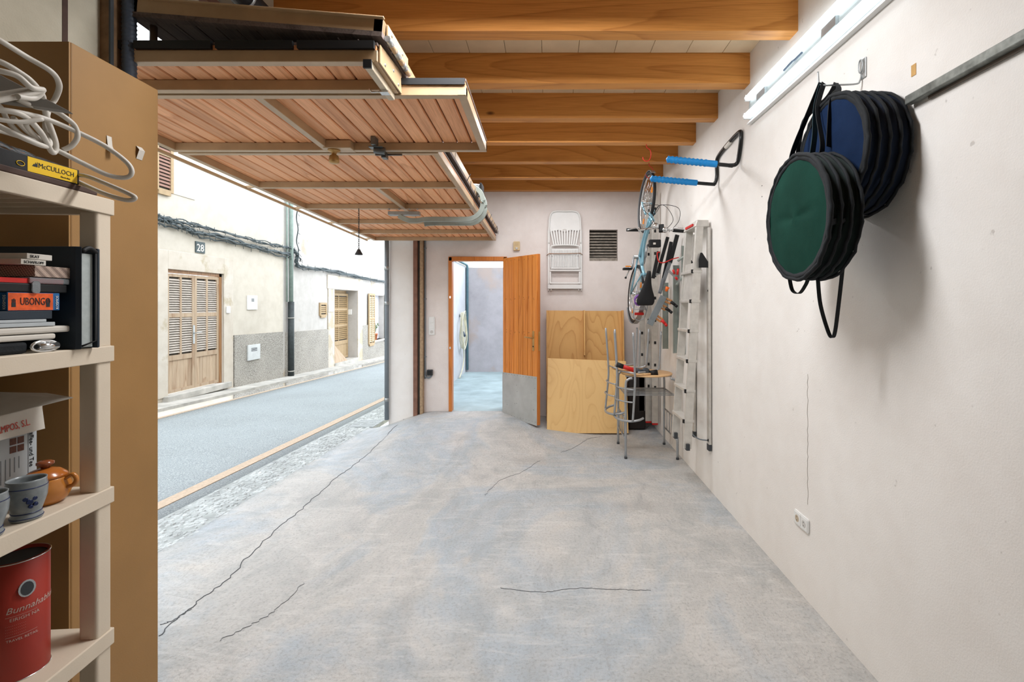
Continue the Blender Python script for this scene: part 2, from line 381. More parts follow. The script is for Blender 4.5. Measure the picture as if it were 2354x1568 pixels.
crack([(367, 1437), (400, 1425), (440, 1400)], .002)
# right, back, left, rear walls
wr = box('wall_right', (XR, -2.2, -.1), (XR+.2, YB+.25, 3.62), M['wall'], kind='structure')
for px, py in ((1752, 427), (1752, 452)):
    p = atx(px, py, XR); MB().lathe([(.004, 0), (.0035, .002)], (XR+.0005, p.y, p.z), (-1, 0, 0), 10).build('drill_hole', M['black'], wr)
mb = MB(); mb.ribbon([atx(1857, y, XR)-Vector((.0012, 0, 0)) + Vector((0, random.uniform(-.004, .004), 0)) for y in range(860, 1170, 10)], .0016, .001, (0, 1, 0)); mb.build('hairline_crack', M['vent'], wr)
p = atx(2101, 161, XR); box('glue_patch', (XR-.002, p.y-.012, p.z-.022), (XR+.001, p.y+.012, p.z+.022), plain('old_glue', '#d3a86a', .8), wr)
# back wall around the door and vent holes
DX0, DX1, DZ0, DZ1 = -1.362, -.56, .15, 2.287
V0, V1 = at(1355, 600, YB), at(1420, 528, YB)
mb = MB()
def wallpiece(x0, x1, z0, z1): mb.box((x0, YB, z0), (x1, YB+.25, z1))
wallpiece(XL-.4, DX0, -.2, 3.62); wallpiece(DX0, DX1, -.2, DZ0-.01); wallpiece(DX0, DX1, DZ1, 3.62); wallpiece(DX1, V0.x, -.2, 3.62)
wallpiece(V0.x, V1.x, -.2, V0.z); wallpiece(V0.x, V1.x, V1.z, 3.62); wallpiece(V1.x, XR+.2, -.2, 3.62)
wb = mb.build('wall_back', M['wall_back'], kind='structure')
vent = thing('vent_grille', 'recessed grey cement louvre vent right of the hanging white chair', 'vent', (V0.x, YB, V0.z))
box('back_panel', (V0.x, YB+.14, V0.z), (V1.x, YB+.16, V1.z), M['dark_hole'], vent)
box('sill', (V0.x+.001, YB+.015, V0.z), (V1.x-.001, YB+.13, V0.z+.045), M['vent'], vent)
for i in range(9):
    z = V0.z+.075+i*.04
    MB().beam((V0.x+.004, YB+.07, z), (V1.x-.004, YB+.07, z), .05, .018, (0, -.35, 1)).build('slat', M['vent'], vent)
# street-side wall and lintel
mb = MB()
mb.box((XO, -2.2, -.4), (XL, 1.965, 3.19)); mb.box((XO, -2.2, 3.19), (-1.56, YB, 3.62)); mb.box((XO, -12, 3.62), (-1.8, 14, 4.0)) 
mb.box((XO, YB+.001, -.8), (XL-.4+.001, 14, 3.62)); mb.box((XO, -12, -.5), (XL, -2.2, 3.62))
wl = mb.build('wall_left', M['wall_dark'], kind='structure')
box('wall_left_pilaster', (XO, 6.6, -.6), (XL, YB+.0005, 3.188), M['wall'], kind='structure')
box('expansion_slot', (XL-.001, 1.775, 2.0), (XL+.002, 1.795, 3.6), M['brown_wood'], wl)
box('wall_rear', (XL-.1, -2.35, -.1), (XR+.2, -2.2, 3.62), M['wall_dark'], kind='structure')
# ceiling: slab, ceramic tiles, pine beams
ceil = box('ceiling', (XL-.3, -2.3, 3.45), (XR+.2, YB+.25, 3.62), M['tile'], kind='structure')
BY = [-.35, .30, .94, 1.57, 2.2, 2.827, 3.474, 4.105, 4.70, 5.33, 6.0, 6.625]
pr = None
for j in range(3, len(BY)-1):
    for i in range(12):
        x0 = -1.56+i*.254; x1 = min(x0+.2515, XR)
        if x1-x0 < .03: continue
        q = bpy.data.objects.new('ceiling_tile', pr) if pr and i < 11 else None
        if q is None:
            q = MB().box((0, 0, 0), (x1-x0, .54, .03)).build('ceiling_tile', M['tile'], ceil, local=True, bevel=.002, seg=1)
            if i < 11: pr = q.data
        else:
            C.objects.link(q); q.parent = ceil
            b = q.modifiers.new('b', 'BEVEL'); b.width = .002; b.segments = 1
        q.location = (x0, BY[j]+.001, 3.40+random.uniform(0, .002))
for i, y in enumerate(BY):
    b = MB().box((-1.562, y-.10, 3.19), (XR+.02, y, 3.452)).build('beam', M['beam'], ceil, bevel=.003)
# far and near guides of the overhead door
g = thing('door_guide', 'rusty vertical door guide beside the concrete pilaster at the far end', 'door guide', (-1.78, 6.57, .08))
box('rail', (-1.83, 6.53, .04), (-1.775, 6.6, 2.9), M['brown_rust'], g); box('channel', (-1.775, 6.57, .05), (-1.745, 6.63, 2.9), M['dark_hole'], g)
box('timber', (-1.745, 6.55, .05), (-1.705, 6.63, 2.9), plain('guide_timber', '#a38a6d', .8, var=.25, sc=30), g)
g = thing('door_guide', 'brown vertical door guide behind the tan cabinet top', 'door guide', (-1.77, 1.95, 0))
box('rail', (-1.8, 1.925, 0), (-1.755, 1.985, 2.92), plain('brown_guide', '#86684a', .7, var=.25, sc=20), g); box('channel', (-1.755, 1.915, 0), (-1.748, 1.93, 2.92), M['dark_grey'], g)
mb = MB(); pts = [(-1.725, 1.975, 1.6+.006*i) for i in range(230)]
mb.tube(pts, [.024+.0025*(i % 3 == 0) for i in range(230)], 14)
o = mb.build('corrugated_conduit', M['conduit_dark']); tag(o, 'blue grey corrugated conduit running up beside the near door guide', 'conduit')

# yard behind the back door
yf = box('yard_floor', (-1.79, YB+.02, -.1), (2.2, 10.5, DZ0), plain('yard_concrete', '#9fb0b4', .7, var=.2, sc=3, bump=.5, bsc=30), kind='structure')
box('wall_yard_side', (-2.1, YB+.26, 0), (-1.79, 10.8, 2.47), M['yard_left'], kind='structure')
box('wall_yard_end', (-1.79, 10.5, 0), (2.6, 10.8, 2.44), M['yard_wall'], kind='structure')
box('wall_yard_far_side', (2.2, YB+.26, 0), (2.5, 10.5, 2.44), M['yard_wall'], kind='structure')
o = MB().tube([(-1.76, 7.2, 2.50), (-1.76, 10.42, 2.50), (-1.75, 10.47, 2.46), (-1.75, 10.47, .2)], .028, 10).build('yard_downpipe', plain('blue_pipe', '#5d7c86', .5))
tag(o, 'blue grey pipe along the yard wall top and down its corner', 'pipe')
mb = MB()
for k in range(4):
    a = [(-1.74+.02*k+.01*math.sin(3*t_+k), 9.75+(.20+.015*k)*math.cos(t_), .80+(.36+.012*k)*math.sin(t_)+.05) for t_ in [2*math.pi*i/32 for i in range(32)]]
    mb.tube([Vector((x, y, z+.25)) for x, y, z in a], .009, 8, closed=True)
mb.tube(curve([(-1.73, 9.9, .72), (-1.74, 10.0, .5), (-1.74, 9.8, .3), (-1.74, 9.5, .17)]), .011, 8)
hs = thing('garden_hose', 'cream garden hose coiled on the yard wall seen through the doorway', 'hose', (-1.73, 9.75, .8))
mb.build('coil', M['hose'], hs); MB().lathe([(.03, 0), (.03, .06), (.018, .09)], (-1.79, 9.75, 1.4), (1, 0, 0), 12).build('hook', M['galv'], hs)
MB().tube([(-1.71, 9.72, 1.07), (-1.66, 9.62, 1.0)], [.02, .028], 10).build('nozzle', M['conduit_dark'], hs)

# ------------------------------------------------------------------ back door
d1 = structure('door_1', 'open orange pine board door leaf with a zinc kick sheet and its frame')
mb = MB(); fw = .045
mb.box((DX0, YB-.02, DZ0), (DX0+fw, YB+.1, DZ1)); mb.box((DX1-fw, YB-.02, DZ0), (DX1, YB+.1, DZ1)); mb.box((DX0, YB-.02, DZ1-.055), (DX1, YB+.1, DZ1))
mb.build('door_frame', M['frame_wood'], d1, bevel=.004)
for z in (1.03, 2.28-.55): MB().box((DX0+.012, YB-.023, z-.015), (DX0+.03, YB-.018, z+.015)).build('strike_plate', M['chrome'], d1)
H0, H1 = Vector((-.60, 6.585, 0)), Vector((-.115, 5.99, 0)); dv = (H1-H0); L = dv.length; dv.normalize(); nv = Vector((dv.y, -dv.x, 0)) # towards camera-left
if nv.y > 0: nv = -nv
ZL0, ZL1 = .115, 2.265
core = MB(); core.hexa([H0+Vector((0, 0, ZL0)), H0-nv*.035+Vector((0, 0, ZL0)), H1-nv*.035+Vector((0, 0, ZL0)), H1+Vector((0, 0, ZL0)), H0+Vector((0, 0, ZL1)), H0-nv*.035+Vector((0, 0, ZL1)), H1-nv*.035+Vector((0, 0, ZL1)), H1+Vector((0, 0, ZL1))])
lf = core.build('door_leaf', M['frame_wood'], d1, bevel=.002)
MB().hexa([H0+dv*.01+nv*k_+Vector((0, 0, z_)) if j_ == 0 else H1-dv*.045+nv*k_+Vector((0, 0, z_)) for z_ in (ZL0+.01, ZL1-.01) for j_, k_ in ((0, .002), (0, 0), (1, 0), (1, .002))]).build('groove_back', M['brown_wood'], lf)
n = 8; wds = [.055]+[(L-.055)/7]*7; x = 0
for i in range(n):
    a = H0+dv*(x+.0045); b = H0+dv*(x+wds[i]-.0045); x += wds[i]; U = Vector((0, 0, ZL0+.002)); T = Vector((0, 0, ZL1-.002))
    MB().hexa([a+U, b+U, b+nv*.014+U, a+nv*.014+U, a+T, b+T, b+nv*.014+T, a+nv*.014+T]).build('plank', M['leaf_wood'], lf, bevel=.003)
mb = MB()
for i in range(n):
    for zz in (2.22, 1.72, 1.70, 1.27, 1.25):
        c = H0+dv*(.055+(i-1)*(L-.055)/7+.03+random.uniform(-.012, .012))+nv*.0145+Vector((0, 0, zz+random.uniform(-.02, .02)))
        if i: mb.lathe([(.0045, 0), (.003, .0012)], c, nv, 8)
mb.build('nails', M['black'], lf, kind='stuff')
a, b = H0-dv*.005, H1-dv*.003; nn = nv*.015
o = MB().hexa([a+nn+Vector((0, 0, ZL0-.005)), b+nn+Vector((0, 0, ZL0-.005)), b+nn*1.15+Vector((0, 0, ZL0-.005)), a+nn*1.15+Vector((0, 0, ZL0-.005)),
               a+nn+Vector((0, 0, .70)), b+nn+Vector((0, 0, .725)), b+nn*1.15+Vector((0, 0, .725)), a+nn*1.15+Vector((0, 0, .70))]).build('kick_sheet', M['sheet'], lf, label='dented zinc sheet nailed on the foot of the door')
mb = MB()
for i in range(12):
    for zz in (.135, .685): mb.lathe([(.004, 0), (.002, .002)], a+dv*(L*(i+.5)/12)+nn*1.16+Vector((0, 0, zz+.02*i/12)), nv, 8)
for i in range(9): mb.lathe([(.004, 0), (.002, .002)], a+dv*(L*random.uniform(.1, .95))+nn*1.16+Vector((0, 0, random.uniform(.25, .6))), nv, 8)
mb.build('sheet_nails', M['dark_grey'], lf, kind='stuff')
hp = H0+dv*(L-.075)+nv*.0145
def onleaf(u, z, n_=0): return hp+dv*u+nv*n_+Vector((0, 0, z))
MB().prism([onleaf(x_, 1.17+z_) for x_, z_ in rrect(.042, .25, .006)], nv*.005).build('handle_plate', M['brass'], lf, bevel=.001)
MB().tube(curve([onleaf(0, 1.21, .005), onleaf(0, 1.21, .045), onleaf(-.02, 1.212, .055), onleaf(-.12, 1.215, .05)]), .009, 10).build('lever', M['brass'], lf)
MB().lathe([(.009, 0), (.009, .004)], onleaf(0, 1.10, .004), nv, 12).build('keyhole', M['black'], lf)
MB().prism([H1+dv*.001-nv*.017+nv*a_+Vector((0, 0, 1.17+z_)) for a_, z_ in rrect(.022, .24, .004)], dv*.003).build('lock_plate', M['brass'], lf)

# ------------------------------------------------------------------ overhead garage door
gd = thing('garage_door', 'open overhead garage door of orange planks in a beige metal frame', 'garage door', (-.7, 2.0, 2.6))
def HZ(y): return CZ+1.0-.0285*(y-2.0)
GX0, GX1 = -2.37, -.70
def door_section(x0, x1, y0, y1, battens, npl, name, stile=None, st_y=None):
    mb = MB(); w_, h_ = .04, .048
    def bar(p, q): mb.beam(p, q, w_, h_)
    for y in battens: bar((x0, y, HZ(y)+h_/2), (x1, y, HZ(y)+h_/2))
    for x in (x0+.02, x1-.02): bar((x, y0, HZ(y0)+h_/2+.0005), (x, y1, HZ(y1)+h_/2+.0005))
    if stile is not None: bar((stile, st_y[0], HZ(st_y[0])+h_/2+.0008), (stile, st_y[1], HZ(st_y[1])+h_/2+.0008))
    fr = mb.build(name, M['beige_metal'], gd, bevel=.002, seg=1)
    pw = (x1-x0)/npl; me = None
    dz = HZ(y1)-HZ(y0)
    for i in range(npl):
        if me is None:
            k = MB(); hx = (pw-.008)/2; yl = y1-y0
            # tongue-and-groove board with chamfered lower edges
            k.prism([(-hx, 0, .006), (-hx+.004, 0, 0), (hx-.004, 0, 0), (hx, 0, .006), (hx, 0, .018), (-hx, 0, .018)], (0, yl, dz))
            o = k.build('plank', M['plank'], fr, local=True); me = o.data
        else:
            o = bpy.data.objects.new('plank', me); C.objects.link(o); o.parent = fr
        o.location = Vector((x0+pw*(i+.5), y0, HZ(y0)+h_+.0005))-gd.location
    mb = MB(); mb.hexa([(x0, y0, HZ(y0)+.0675), (x1, y0, HZ(y0)+.0675), (x1, y1, HZ(y1)+.0675), (x0, y1, HZ(y1)+.0675), (x0, y0, HZ(y0)+.079), (x1, y0, HZ(y0)+.079), (x1, y1, HZ(y1)+.079), (x0, y1, HZ(y1)+.079)])
    mb.build('outer_skin', M['dark_plank'], fr)
    return fr
fa = door_section(GX0, GX1, 1.97, 2.255, [1.99, 2.235], 18, 'end_section')
fb = door_section(-2.38, -.385, 2.27, 3.05, [2.29, 3.03], 22, 'wicket_door', -1.39, (2.3, 3.02))
fc = door_section(GX0, GX1, 3.07, 6.54, [3.09, 3.89, 4.64, 5.36, 5.98, 6.52], 18, 'main_section', -1.39, (3.9, 5.0))
for fr in (fa, fb, fc): pass
# folded upper section, outer side down
A0, A1 = Vector((-.68, 0, CZ+1.10)), Vector((-1.73, 0, CZ+1.185)); ud = (A1-A0); UL = ud.length; ud.normalize(); un = Vector((-ud.z, 0, ud.x)); un = un if un.z > 0 else -un
def up_(u, n_, y): return Vector((A0.x+ud.x*u+un.x*n_, y, A0.z+ud.z*u+un.z*n_-.0285*(y-2.0)))
def ubox(mb, u0, u1, y0, y1, n0, n1): mb.hexa([up_(u1, n0, y0), up_(u0, n0, y0), up_(u0, n0, y1), up_(u1, n0, y1), up_(u1, n1, y0), up_(u0, n1, y0), up_(u0, n1, y1), up_(u1, n1, y1)])
mb = MB()
for y in (1.97, 2.235, 3.5, 4.64, 5.9, 6.5): ubox(mb, 0, UL, y, y+.04, .02, .075)
ubox(mb, 0, .04, 1.97, 6.54, .0195, .0745); ubox(mb, UL-.04, UL, 1.97, 6.54, .0195, .0745); ubox(mb, -.005, UL+.01, 1.955, 1.972, .072, .079)
fu = mb.build('folded_section', M['beige_metal'], gd, bevel=.002, seg=1)
mb = MB(); ubox(mb, 0, UL, 1.965, 2.0, .0, .02); ubox(mb, .0, .03, 2.0, 6.54, 0, .02); mb.build('edge_trim', M['dark_plank'], fu)
k = 12; pw = (UL-.03)/k
for i in range(k):
    mb = MB(); ubox(mb, .03+pw*i+.003, .03+pw*(i+1)-.003, 2.0, 6.52, .004, .0195); mb.build('plank', M['dark_plank'], fu)
for i in range(5):
    mb = MB(); x = GX0+1.67*i/5; mb.box((x+.01, 1.955, HZ(1.97)+.048), (x+.325, 1.971, HZ(1.97)+.079)); mb.build('rubber_strip', M['black'], fa)
mb = MB()
for i in range(5): x = -2.38+i*.4; mb.box((x+.004, 2.262, HZ(2.27)+.049), (x+.39, 2.2695, HZ(2.27)+.079))
mb.build('rubber_strip', M['black'], fb)
MB().lathe([(.014, 0), (.014, -.07), (.012, -.075), (.009, -.073), (.009, -.05)], up_(UL-.06, .0, 2.03), (0, 0, 1), 20).build('stop_bush', plain('brown_bush', '#5c4a3c', .5), gd)
# hinge between the sections
MB().prism([(-.697, 1.98, HZ(2)), (-.697, 2.27, HZ(2)), (-.697, 2.27, HZ(2)+.10), (-.697, 1.98, HZ(2)+.075)], (.006, 0, 0)).build('hinge_plate', M['beige_metal'], gd)
MB().prism([(-.672, 2.0, HZ(2)+.115), (-.672, 2.29, HZ(2)+.125), (-.672, 2.29, HZ(2)+.175), (-.672, 2.0, HZ(2)+.17)], (.006, 0, 0)).build('hinge_plate', M['beige_metal'], gd)
for i in range(6): MB().tube([(-.665, 1.99+.052*i, HZ(2)+.106), (-.665, 1.99+.052*i+.048, HZ(2)+.106)], .013, 14).build('hinge_knuckle', M['beige_metal'] if i % 2 else M['galv'], gd)
mb = MB()
for yy, zz in ((2.04, .02), (2.15, .05), (2.22, .02), (2.05, .15), (2.2, .15)): mb.lathe([(.008, 0), (.006, .004)], (-.692 if zz < .1 else -.666, yy, HZ(2)+zz), (1, 0, 0), 10)
mb.build('rivets', M['galv'], gd, kind='stuff')
MB().beam((-.735, 1.96, HZ(2)-.016), (-.735, 2.26, HZ(2)-.022), .03, .03).build('lock_bar', plain('cream_metal', '#cdbfa8', .5), gd, bevel=.003)
box('bar_end_cap', (-.752, 1.952, HZ(2)-.033), (-.718, 1.962, HZ(2)+.001), M['black'], gd)
MB().box((-.755, 2.15, HZ(2)-.045), (-.715, 2.185, HZ(2)-.035)).tube([(-.755, 2.16, HZ(2)-.04), (-.79, 2.155, HZ(2)-.043), (-.80, 2.15, HZ(2)-.03)], .004, 8).build('latch_clip', M['chrome'], gd)
# long seal bar along the street edge
mb = MB(); mb.beam((GX0-.075, 1.97, HZ(2)+.0), (GX0-.075, 6.5, HZ(6.5)+.0), .014, .02)
for y in (2.5, 3.89, 4.64, 5.36, 5.98, 6.45): mb.beam((GX0-.08, y, HZ(y)+.005), (GX0+.01, y, HZ(y)+.02), .02, .02)
mb.build('edge_bar', M['beige_metal'], gd)
# knob, latch
kx, ky = at(768, 350, 3.0).x, 3.0; kz = HZ(3.0)
MB().box((kx-.05, 2.955, kz-.004), (kx+.12, 3.05, kz+.046)).build('lock_box', M['beige_metal'], gd, bevel=.004)
kb = MB().lathe([(.038, 0), (.036, -.008), (.016, -.014), (.014, -.028), (.026, -.036), (.031, -.06), (.030, -.078), (.02, -.084), (0, -.085)], (kx, ky, kz-.004), (0, 0, 1), 24).build('knob', M['brass'], gd)
lx = at(876, 345, 3.0).x
mb = MB(); mb.box((lx-.055, 2.93, kz-.006), (lx+.03, 2.985, kz+.0)); mb.box((lx-.03, 2.9, kz+.0), (lx-.002, 2.96, kz+.05)); mb.tube([(lx-.03, 2.96, kz-.015), (lx+.035, 2.97, kz-.02)], .022, 12); mb.box((lx, 3.0, kz-.05), (lx+.03, 3.05, kz-.012)); mb.beam((lx-.05, 3.04, kz-.02), (lx+.12, 3.04, kz-.02), .012, .012)
mb.build('latch', plain('dark_steel', '#6f7374', .35, .7, .3), gd, bevel=.002)
# chain with rubber bell
cp = at(823, 475, 4.6); mb = MB(); z = HZ(4.64)-.0; zb_ = at(823, 572, 4.6).z
i = 0
while z > zb_:
    ax = (1, 0) if i % 2 else (0, 1)
    mb.tube([(cp.x+ax[0]*.006*math.cos(a_), 4.62+ax[1]*.006*math.cos(a_), z-.012+.014*math.sin(a_)) for a_ in [2*math.pi*q/8 for q in range(8)]], .0022, 5, closed=True)
    z -= .021; i += 1
mb.build('chain', M['dark_grey'], gd)
MB().lathe([(.0, 0), (.012, -.002), (.02, -.02), (.034, -.045), (.036, -.056), (.0, -.058)], (cp.x, 4.62, zb_), (0, 0, 1), 18).build('pull_bell', M['dark_grey'], gd)
# motor arms
YA = 4.55
def A(px, py, dy=0): p = at(px, py, YA); return Vector((p.x, YA+dy, p.z))
o = MB().beam(A(890, 489, .05), A(962, 489, .05), .07, .035).build('arm_bracket', M['galv'], gd, bevel=.004)
for q in (895, 918, 942, 960): MB().lathe([(.008, 0), (.008, .012), (.004, .018)], A(q, 481, .0), (0, -1, 0), 10).build('bolt', M['galv'], gd)
pth = curve([A(915, 495, .03), A(938, 506, .0), A(960, 507), A(985, 504), A(1060, 504), (A(1085, 502)), A(1104, 488), A(1110, 465), A(1104, 442), A(1085, 428)], 7)
MB().ribbon(pth, .045, .022, (0, 0, 1)).build('motor_arm', M['alu_green'], gd, bevel=.003)
MB().ribbon([p+Vector((.0, .16, -.012)) for p in pth[16:]], .045, .022, (0, 0, 1)).build('motor_arm', M['alu_green'], gd, bevel=.003)
mt = A(1078, 432); 
MB().beam((-.86, YA+.1, mt.z+.02), (-.645, YA+.1, mt.z+.0), .14, .09).build('motor_housing', M['galv'], gd, bevel=.008)
box('motor_cap', (-.647, YA+.02, mt.z-.06), (-.625, YA+.18, mt.z+.055), M['black'], gd, bevel=.004)
mb = MB()
for i in range(14):
    y = 3.9+i*.19; x = -.655; z0 = HZ(y)+.06
    mb.tube([(x, y, z0), (x+random.uniform(.0, .03), y+.01, z0+random.uniform(.03, .07))], .003, 5)
mb.build('side_brush', M['dark_grey'], gd, kind='stuff')

# pipe and rail above the folded door
o = MB().tube([(-1.44, 1.5, 3.09), (-1.44, 2.43, 3.09)], .055, 24).build('spring_tube', M['black']); tag(o, 'black round tube hung above the folded garage door', 'tube')
MB().tube([(-1.44, 2.26, 3.09), (-1.44, 2.275, 3.09)], .058, 24).build('clamp_ring', M['galv'], o)
box('cover_rail', (-1.72, 1.9, 3.13), (-1.68, 6.5, 3.18), M['brown_rust']); tag(bpy.data.objects['cover_rail'], 'brown horizontal rail under the lintel at the top left', 'rail')
for q in (bpy.data.objects['cover_rail'],):
    pass

# ------------------------------------------------------------------ street
rd = grid('road', -6.05, -2.92, -12, 40, 6, 60, lambda x, y: road_z(y)+.03*math.sin(math.pi*(x+6.05)/3.13), M['asphalt']); tag(rd, 'pale grey asphalt street', kind='structure')
def strip(name, x0, x1, y0, y1, dz, m, parent, n=60):
    mb = MB(); P = [y0+(y1-y0)*i/n for i in range(n+1)]
    for a_, b_ in zip(P, P[1:]):
        mb.hexa([(x0, a_, road_z(a_)+dz-.05), (x1, a_, road_z(a_)+dz-.05), (x1, b_, road_z(b_)+dz-.05), (x0, b_, road_z(b_)+dz-.05),
                 (x0, a_, road_z(a_)+dz), (x1, a_, road_z(a_)+dz), (x1, b_, road_z(b_)+dz), (x0, b_, road_z(b_)+dz)])
    return mb.build(name, m, parent)
strip('road_line', -3.2, -3.08, -12, 40, .012, M['line'], rd); strip('road_line', -6.02, -5.94, -12, 40, .012, M['line'], rd)
gt = strip('gutter', -2.93, -2.45, -12, 40, .002, M['gutter'], None); tag(gt, 'pebbled cement gutter strip between street and garage apron', kind='structure')
mb = MB()
for i in range(2600):
    x = random.uniform(-2.9, -2.47); y = 1.8+7.5*random.random()**1.4; r = random.uniform(.012, .028); n_ = 6; h = random.uniform(.004, .012); a0 = random.random()*6
    b = road_z(y)+.001
    vs = [(x+r*math.cos(a0+k*1.047)*random.uniform(.8, 1.1), y+r*1.2*math.sin(a0+k*1.047)*random.uniform(.8, 1.1), b) for k in range(6)]
    tp = [(x+(v[0]-x)*.6, y+(v[1]-y)*.6, b+h) for v in vs]
    mb.add(vs+tp, [(k, (k+1) % 6, 6+(k+1) % 6, 6+k) for k in range(6)]+[tuple(range(6, 12))])
mb.build('pebbles', M['stone'], gt, kind='stuff', fix=False)
gr = thing('drain_grate', 'flat drain grate in the gutter beside the far pilaster', 'grate', (-2.62, 7.0, road_z(7)))
for i in range(9): MB().beam((-2.8, 6.75+i*.055, road_z(6.75+i*.055)+.008), (-2.45, 6.75+i*.055, road_z(6.75+i*.055)+.008), .03, .012).build('bar', M['galv'], gr)
pv = strip('sidewalk', -6.6, -6.05, -12, 40, .13, M['pave'], None); tag(pv, 'narrow raised cement kerb below the opposite houses', kind='structure')
o = MB().tube([(-2.2, 6.56, 2.9), (-2.2, 6.56, .05)], .03, 14).build('facade_downpipe', M['conduit']); tag(o, 'grey green downpipe at the outer edge of the garage pilaster', 'pipe')
for z in (.3, 1.62, 2.1): MB().tube([(-2.2, 6.56, z), (-2.2, 6.56, z+.05)], .034, 14).build('pipe_collar', M['galv'], o)

XF = -6.5
def fp(px, py, dx=0.0):
    Y = -XF*F/(VX-px); return Vector((XF+dx, Y, CZ-(py-VY)/F*Y))
def fY(px): return -XF*F/(VX-px)
def shutter(parent, y0, y1, z0, z1, x, m, ms, n=20, fwid=.05, mids=(.5,), joined=False, solid=0.0, swing=None, name='shutter'):
    """louvred leaf lying in the facade plane (x fixed); solid = height of the boarded foot"""
    T = (lambda u, z, o_: Vector((x+o_, y0+u, z))) if swing is None else (lambda u, z, o_: Vector((x+math.sin(swing)*u+math.cos(swing)*o_, y0+math.cos(swing)*u-math.sin(swing)*o_, z)))
    Wd = y1-y0
    def bx(mb, u0, u1, a_, b_, o0, o1): mb.hexa([T(u0, a_, o0), T(u1, a_, o0), T(u1, a_, o1), T(u0, a_, o1), T(u0, b_, o0), T(u1, b_, o0), T(u1, b_, o1), T(u0, b_, o1)])
    mb = MB(); zs = z0+solid
    bx(mb, 0, fwid, z0, z1, 0, .04); bx(mb, Wd-fwid, Wd, z0, z1, 0, .04); bx(mb, fwid, Wd-fwid, z1-fwid, z1, 0, .04); bx(mb, fwid, Wd-fwid, zs-fwid, zs+fwid*.6, 0, .04)
    if solid: bx(mb, fwid, Wd-fwid, z0, z0+fwid, 0, .04)
    lv = [zs+fwid*.6]+[zs+(z1-zs)*q for q in mids]+[z1-fwid]
    for q in mids: bx(mb, fwid, Wd-fwid, zs+(z1-zs)*q-.035, zs+(z1-zs)*q+.035, 0, .038)
    fr = mb.build(name, m, parent)
    if solid:
        k = 6
        for i in range(k):
            mb = MB(); u0 = fwid+(Wd-2*fwid)*i/k; bx(mb, u0+.002, u0+(Wd-2*fwid)/k-.002, z0+fwid, zs-fwid, .008, .022); mb.build('board', m, fr)
    mj = MB(); cols = [(fwid, Wd/2-.02), (Wd/2+.02, Wd-fwid)] if Wd > .5 else [(fwid, Wd-fwid)]
    if Wd > .5: bx(mj, Wd/2-.02, Wd/2+.02, zs, z1, 0, .039)
    if Wd > .5: mj.build('centre_stile', m, fr); mj = MB()
    for a_, b_ in zip(lv, lv[1:]):
        a2 = a_+.03; b2 = b_-.03; nn_ = max(3, int((b2-a2)/((z1-zs)/n)))
        for i in range(nn_):
            z = a2+(b2-a2)*(i+.5)/nn_; st = (b2-a2)/nn_
            for u0, u1 in cols:
                mk = mj if joined else MB()
                mk.hexa([T(u0, z-st*.42, .034), T(u1, z-st*.42, .034), T(u1, z+st*.25, .008), T(u0, z+st*.25, .008), T(u0, z-st*.25, .038), T(u1, z-st*.25, .038), T(u1, z+st*.42, .012), T(u0, z+st*.42, .012)])
                if not joined: mk.build('slat', ms, fr)
    if joined: mj.build('slats', ms, fr, kind='stuff')
    mb = MB(); bx(mb, fwid*.5, Wd-fwid*.5, zs, z1-.01, -.004, .004); mb.build('backing', M['dark_hole'], fr)
    return fr
# house 1
h1 = thing('cream_house', 'cream rendered house across the street with louvred double door', 'building', (XF, 9, 0))
dY0, dY1 = fY(384), fY(513); dZ1_ = fp(384, 618).z; dzb = fp(384, 913).z
mb = MB()
mb.box((XF-.3, -12, -1), (XF, dY0, 5.5)); mb.box((XF-.3, dY1, -1), (XF, 11.78, 5.5)); mb.box((XF-.3, dY0, dZ1_), (XF, dY1, 5.5)); mb.box((XF-.3, dY0, -1), (XF, dY1, dzb))
mb.build('wall', M['house1'], h1)
mb = MB(); sw = .16
mb.box((XF, dY0-sw-.05, dzb), (XF+.02, dY0, dZ1_+.32)); mb.box((XF, dY1, dzb-.15), (XF+.02, dY1+.28, dZ1_+.32)); mb.box((XF, dY0, dZ1_), (XF+.02, dY1, dZ1_+.32))
mb.build('door_surround', M['surround'], h1, bevel=.006)
mb = MB(); mb.box((XF-.12, dY0, dZ1_-.06), (XF-.03, dY1, dZ1_)); mb.box((XF-.12, dY1-.07, dzb), (XF-.03, dY1, dZ1_)); mb.box((XF-.12, dY0, dzb), (XF-.03, dY0+.04, dZ1_)); mb.build('door_frame', wood('brown_frame', '#a37a55', '#6a4527', 2), h1)
ym = (dY0+.04+dY1-.07)/2
for a_, b_ in ((dY0+.04, ym-.003), (ym+.003, dY1-.07)):
    shutter(h1, a_, b_, dzb+.04, dZ1_-.07, XF-.08, M['shutter'], M['shutter_grey'], 36, .055, (.5,), False, .62, name='shutter_door')
MB().box((XF-.04, ym-.05, dzb+.86), (XF-.028, ym-.01, dzb+1.2)).tube([(XF-.03, ym-.03, dzb+1.05), (XF+.02, ym-.03, dzb+1.06), (XF+.02, ym+.1, dzb+1.07)], .008, 8).build('door_handle', M['galv'], h1)
MB().box((XF-.1, dY0-.1, dzb-.09), (XF+.1, dY1+.12, dzb+.02)).build('doorstep', M['pave'], h1, bevel=.01)
a_, b_ = fY(536), 11.72; zt0, zt1 = fp(536, 771).z, fp(655, 762).z
MB().hexa([(XF, a_, -.6), (XF+.035, a_, -.6), (XF+.035, b_, -.6), (XF, b_, -.6), (XF, a_, zt0), (XF+.035, a_, zt0), (XF+.035, b_, zt1), (XF, b_, zt1)]).build('plinth', M['dado'], h1)
p, q = fp(448, 580), fp(469, 558)
nb = box('number_plate', (XF, p.y, p.z), (XF+.02, q.y, q.z), M['number'], h1)
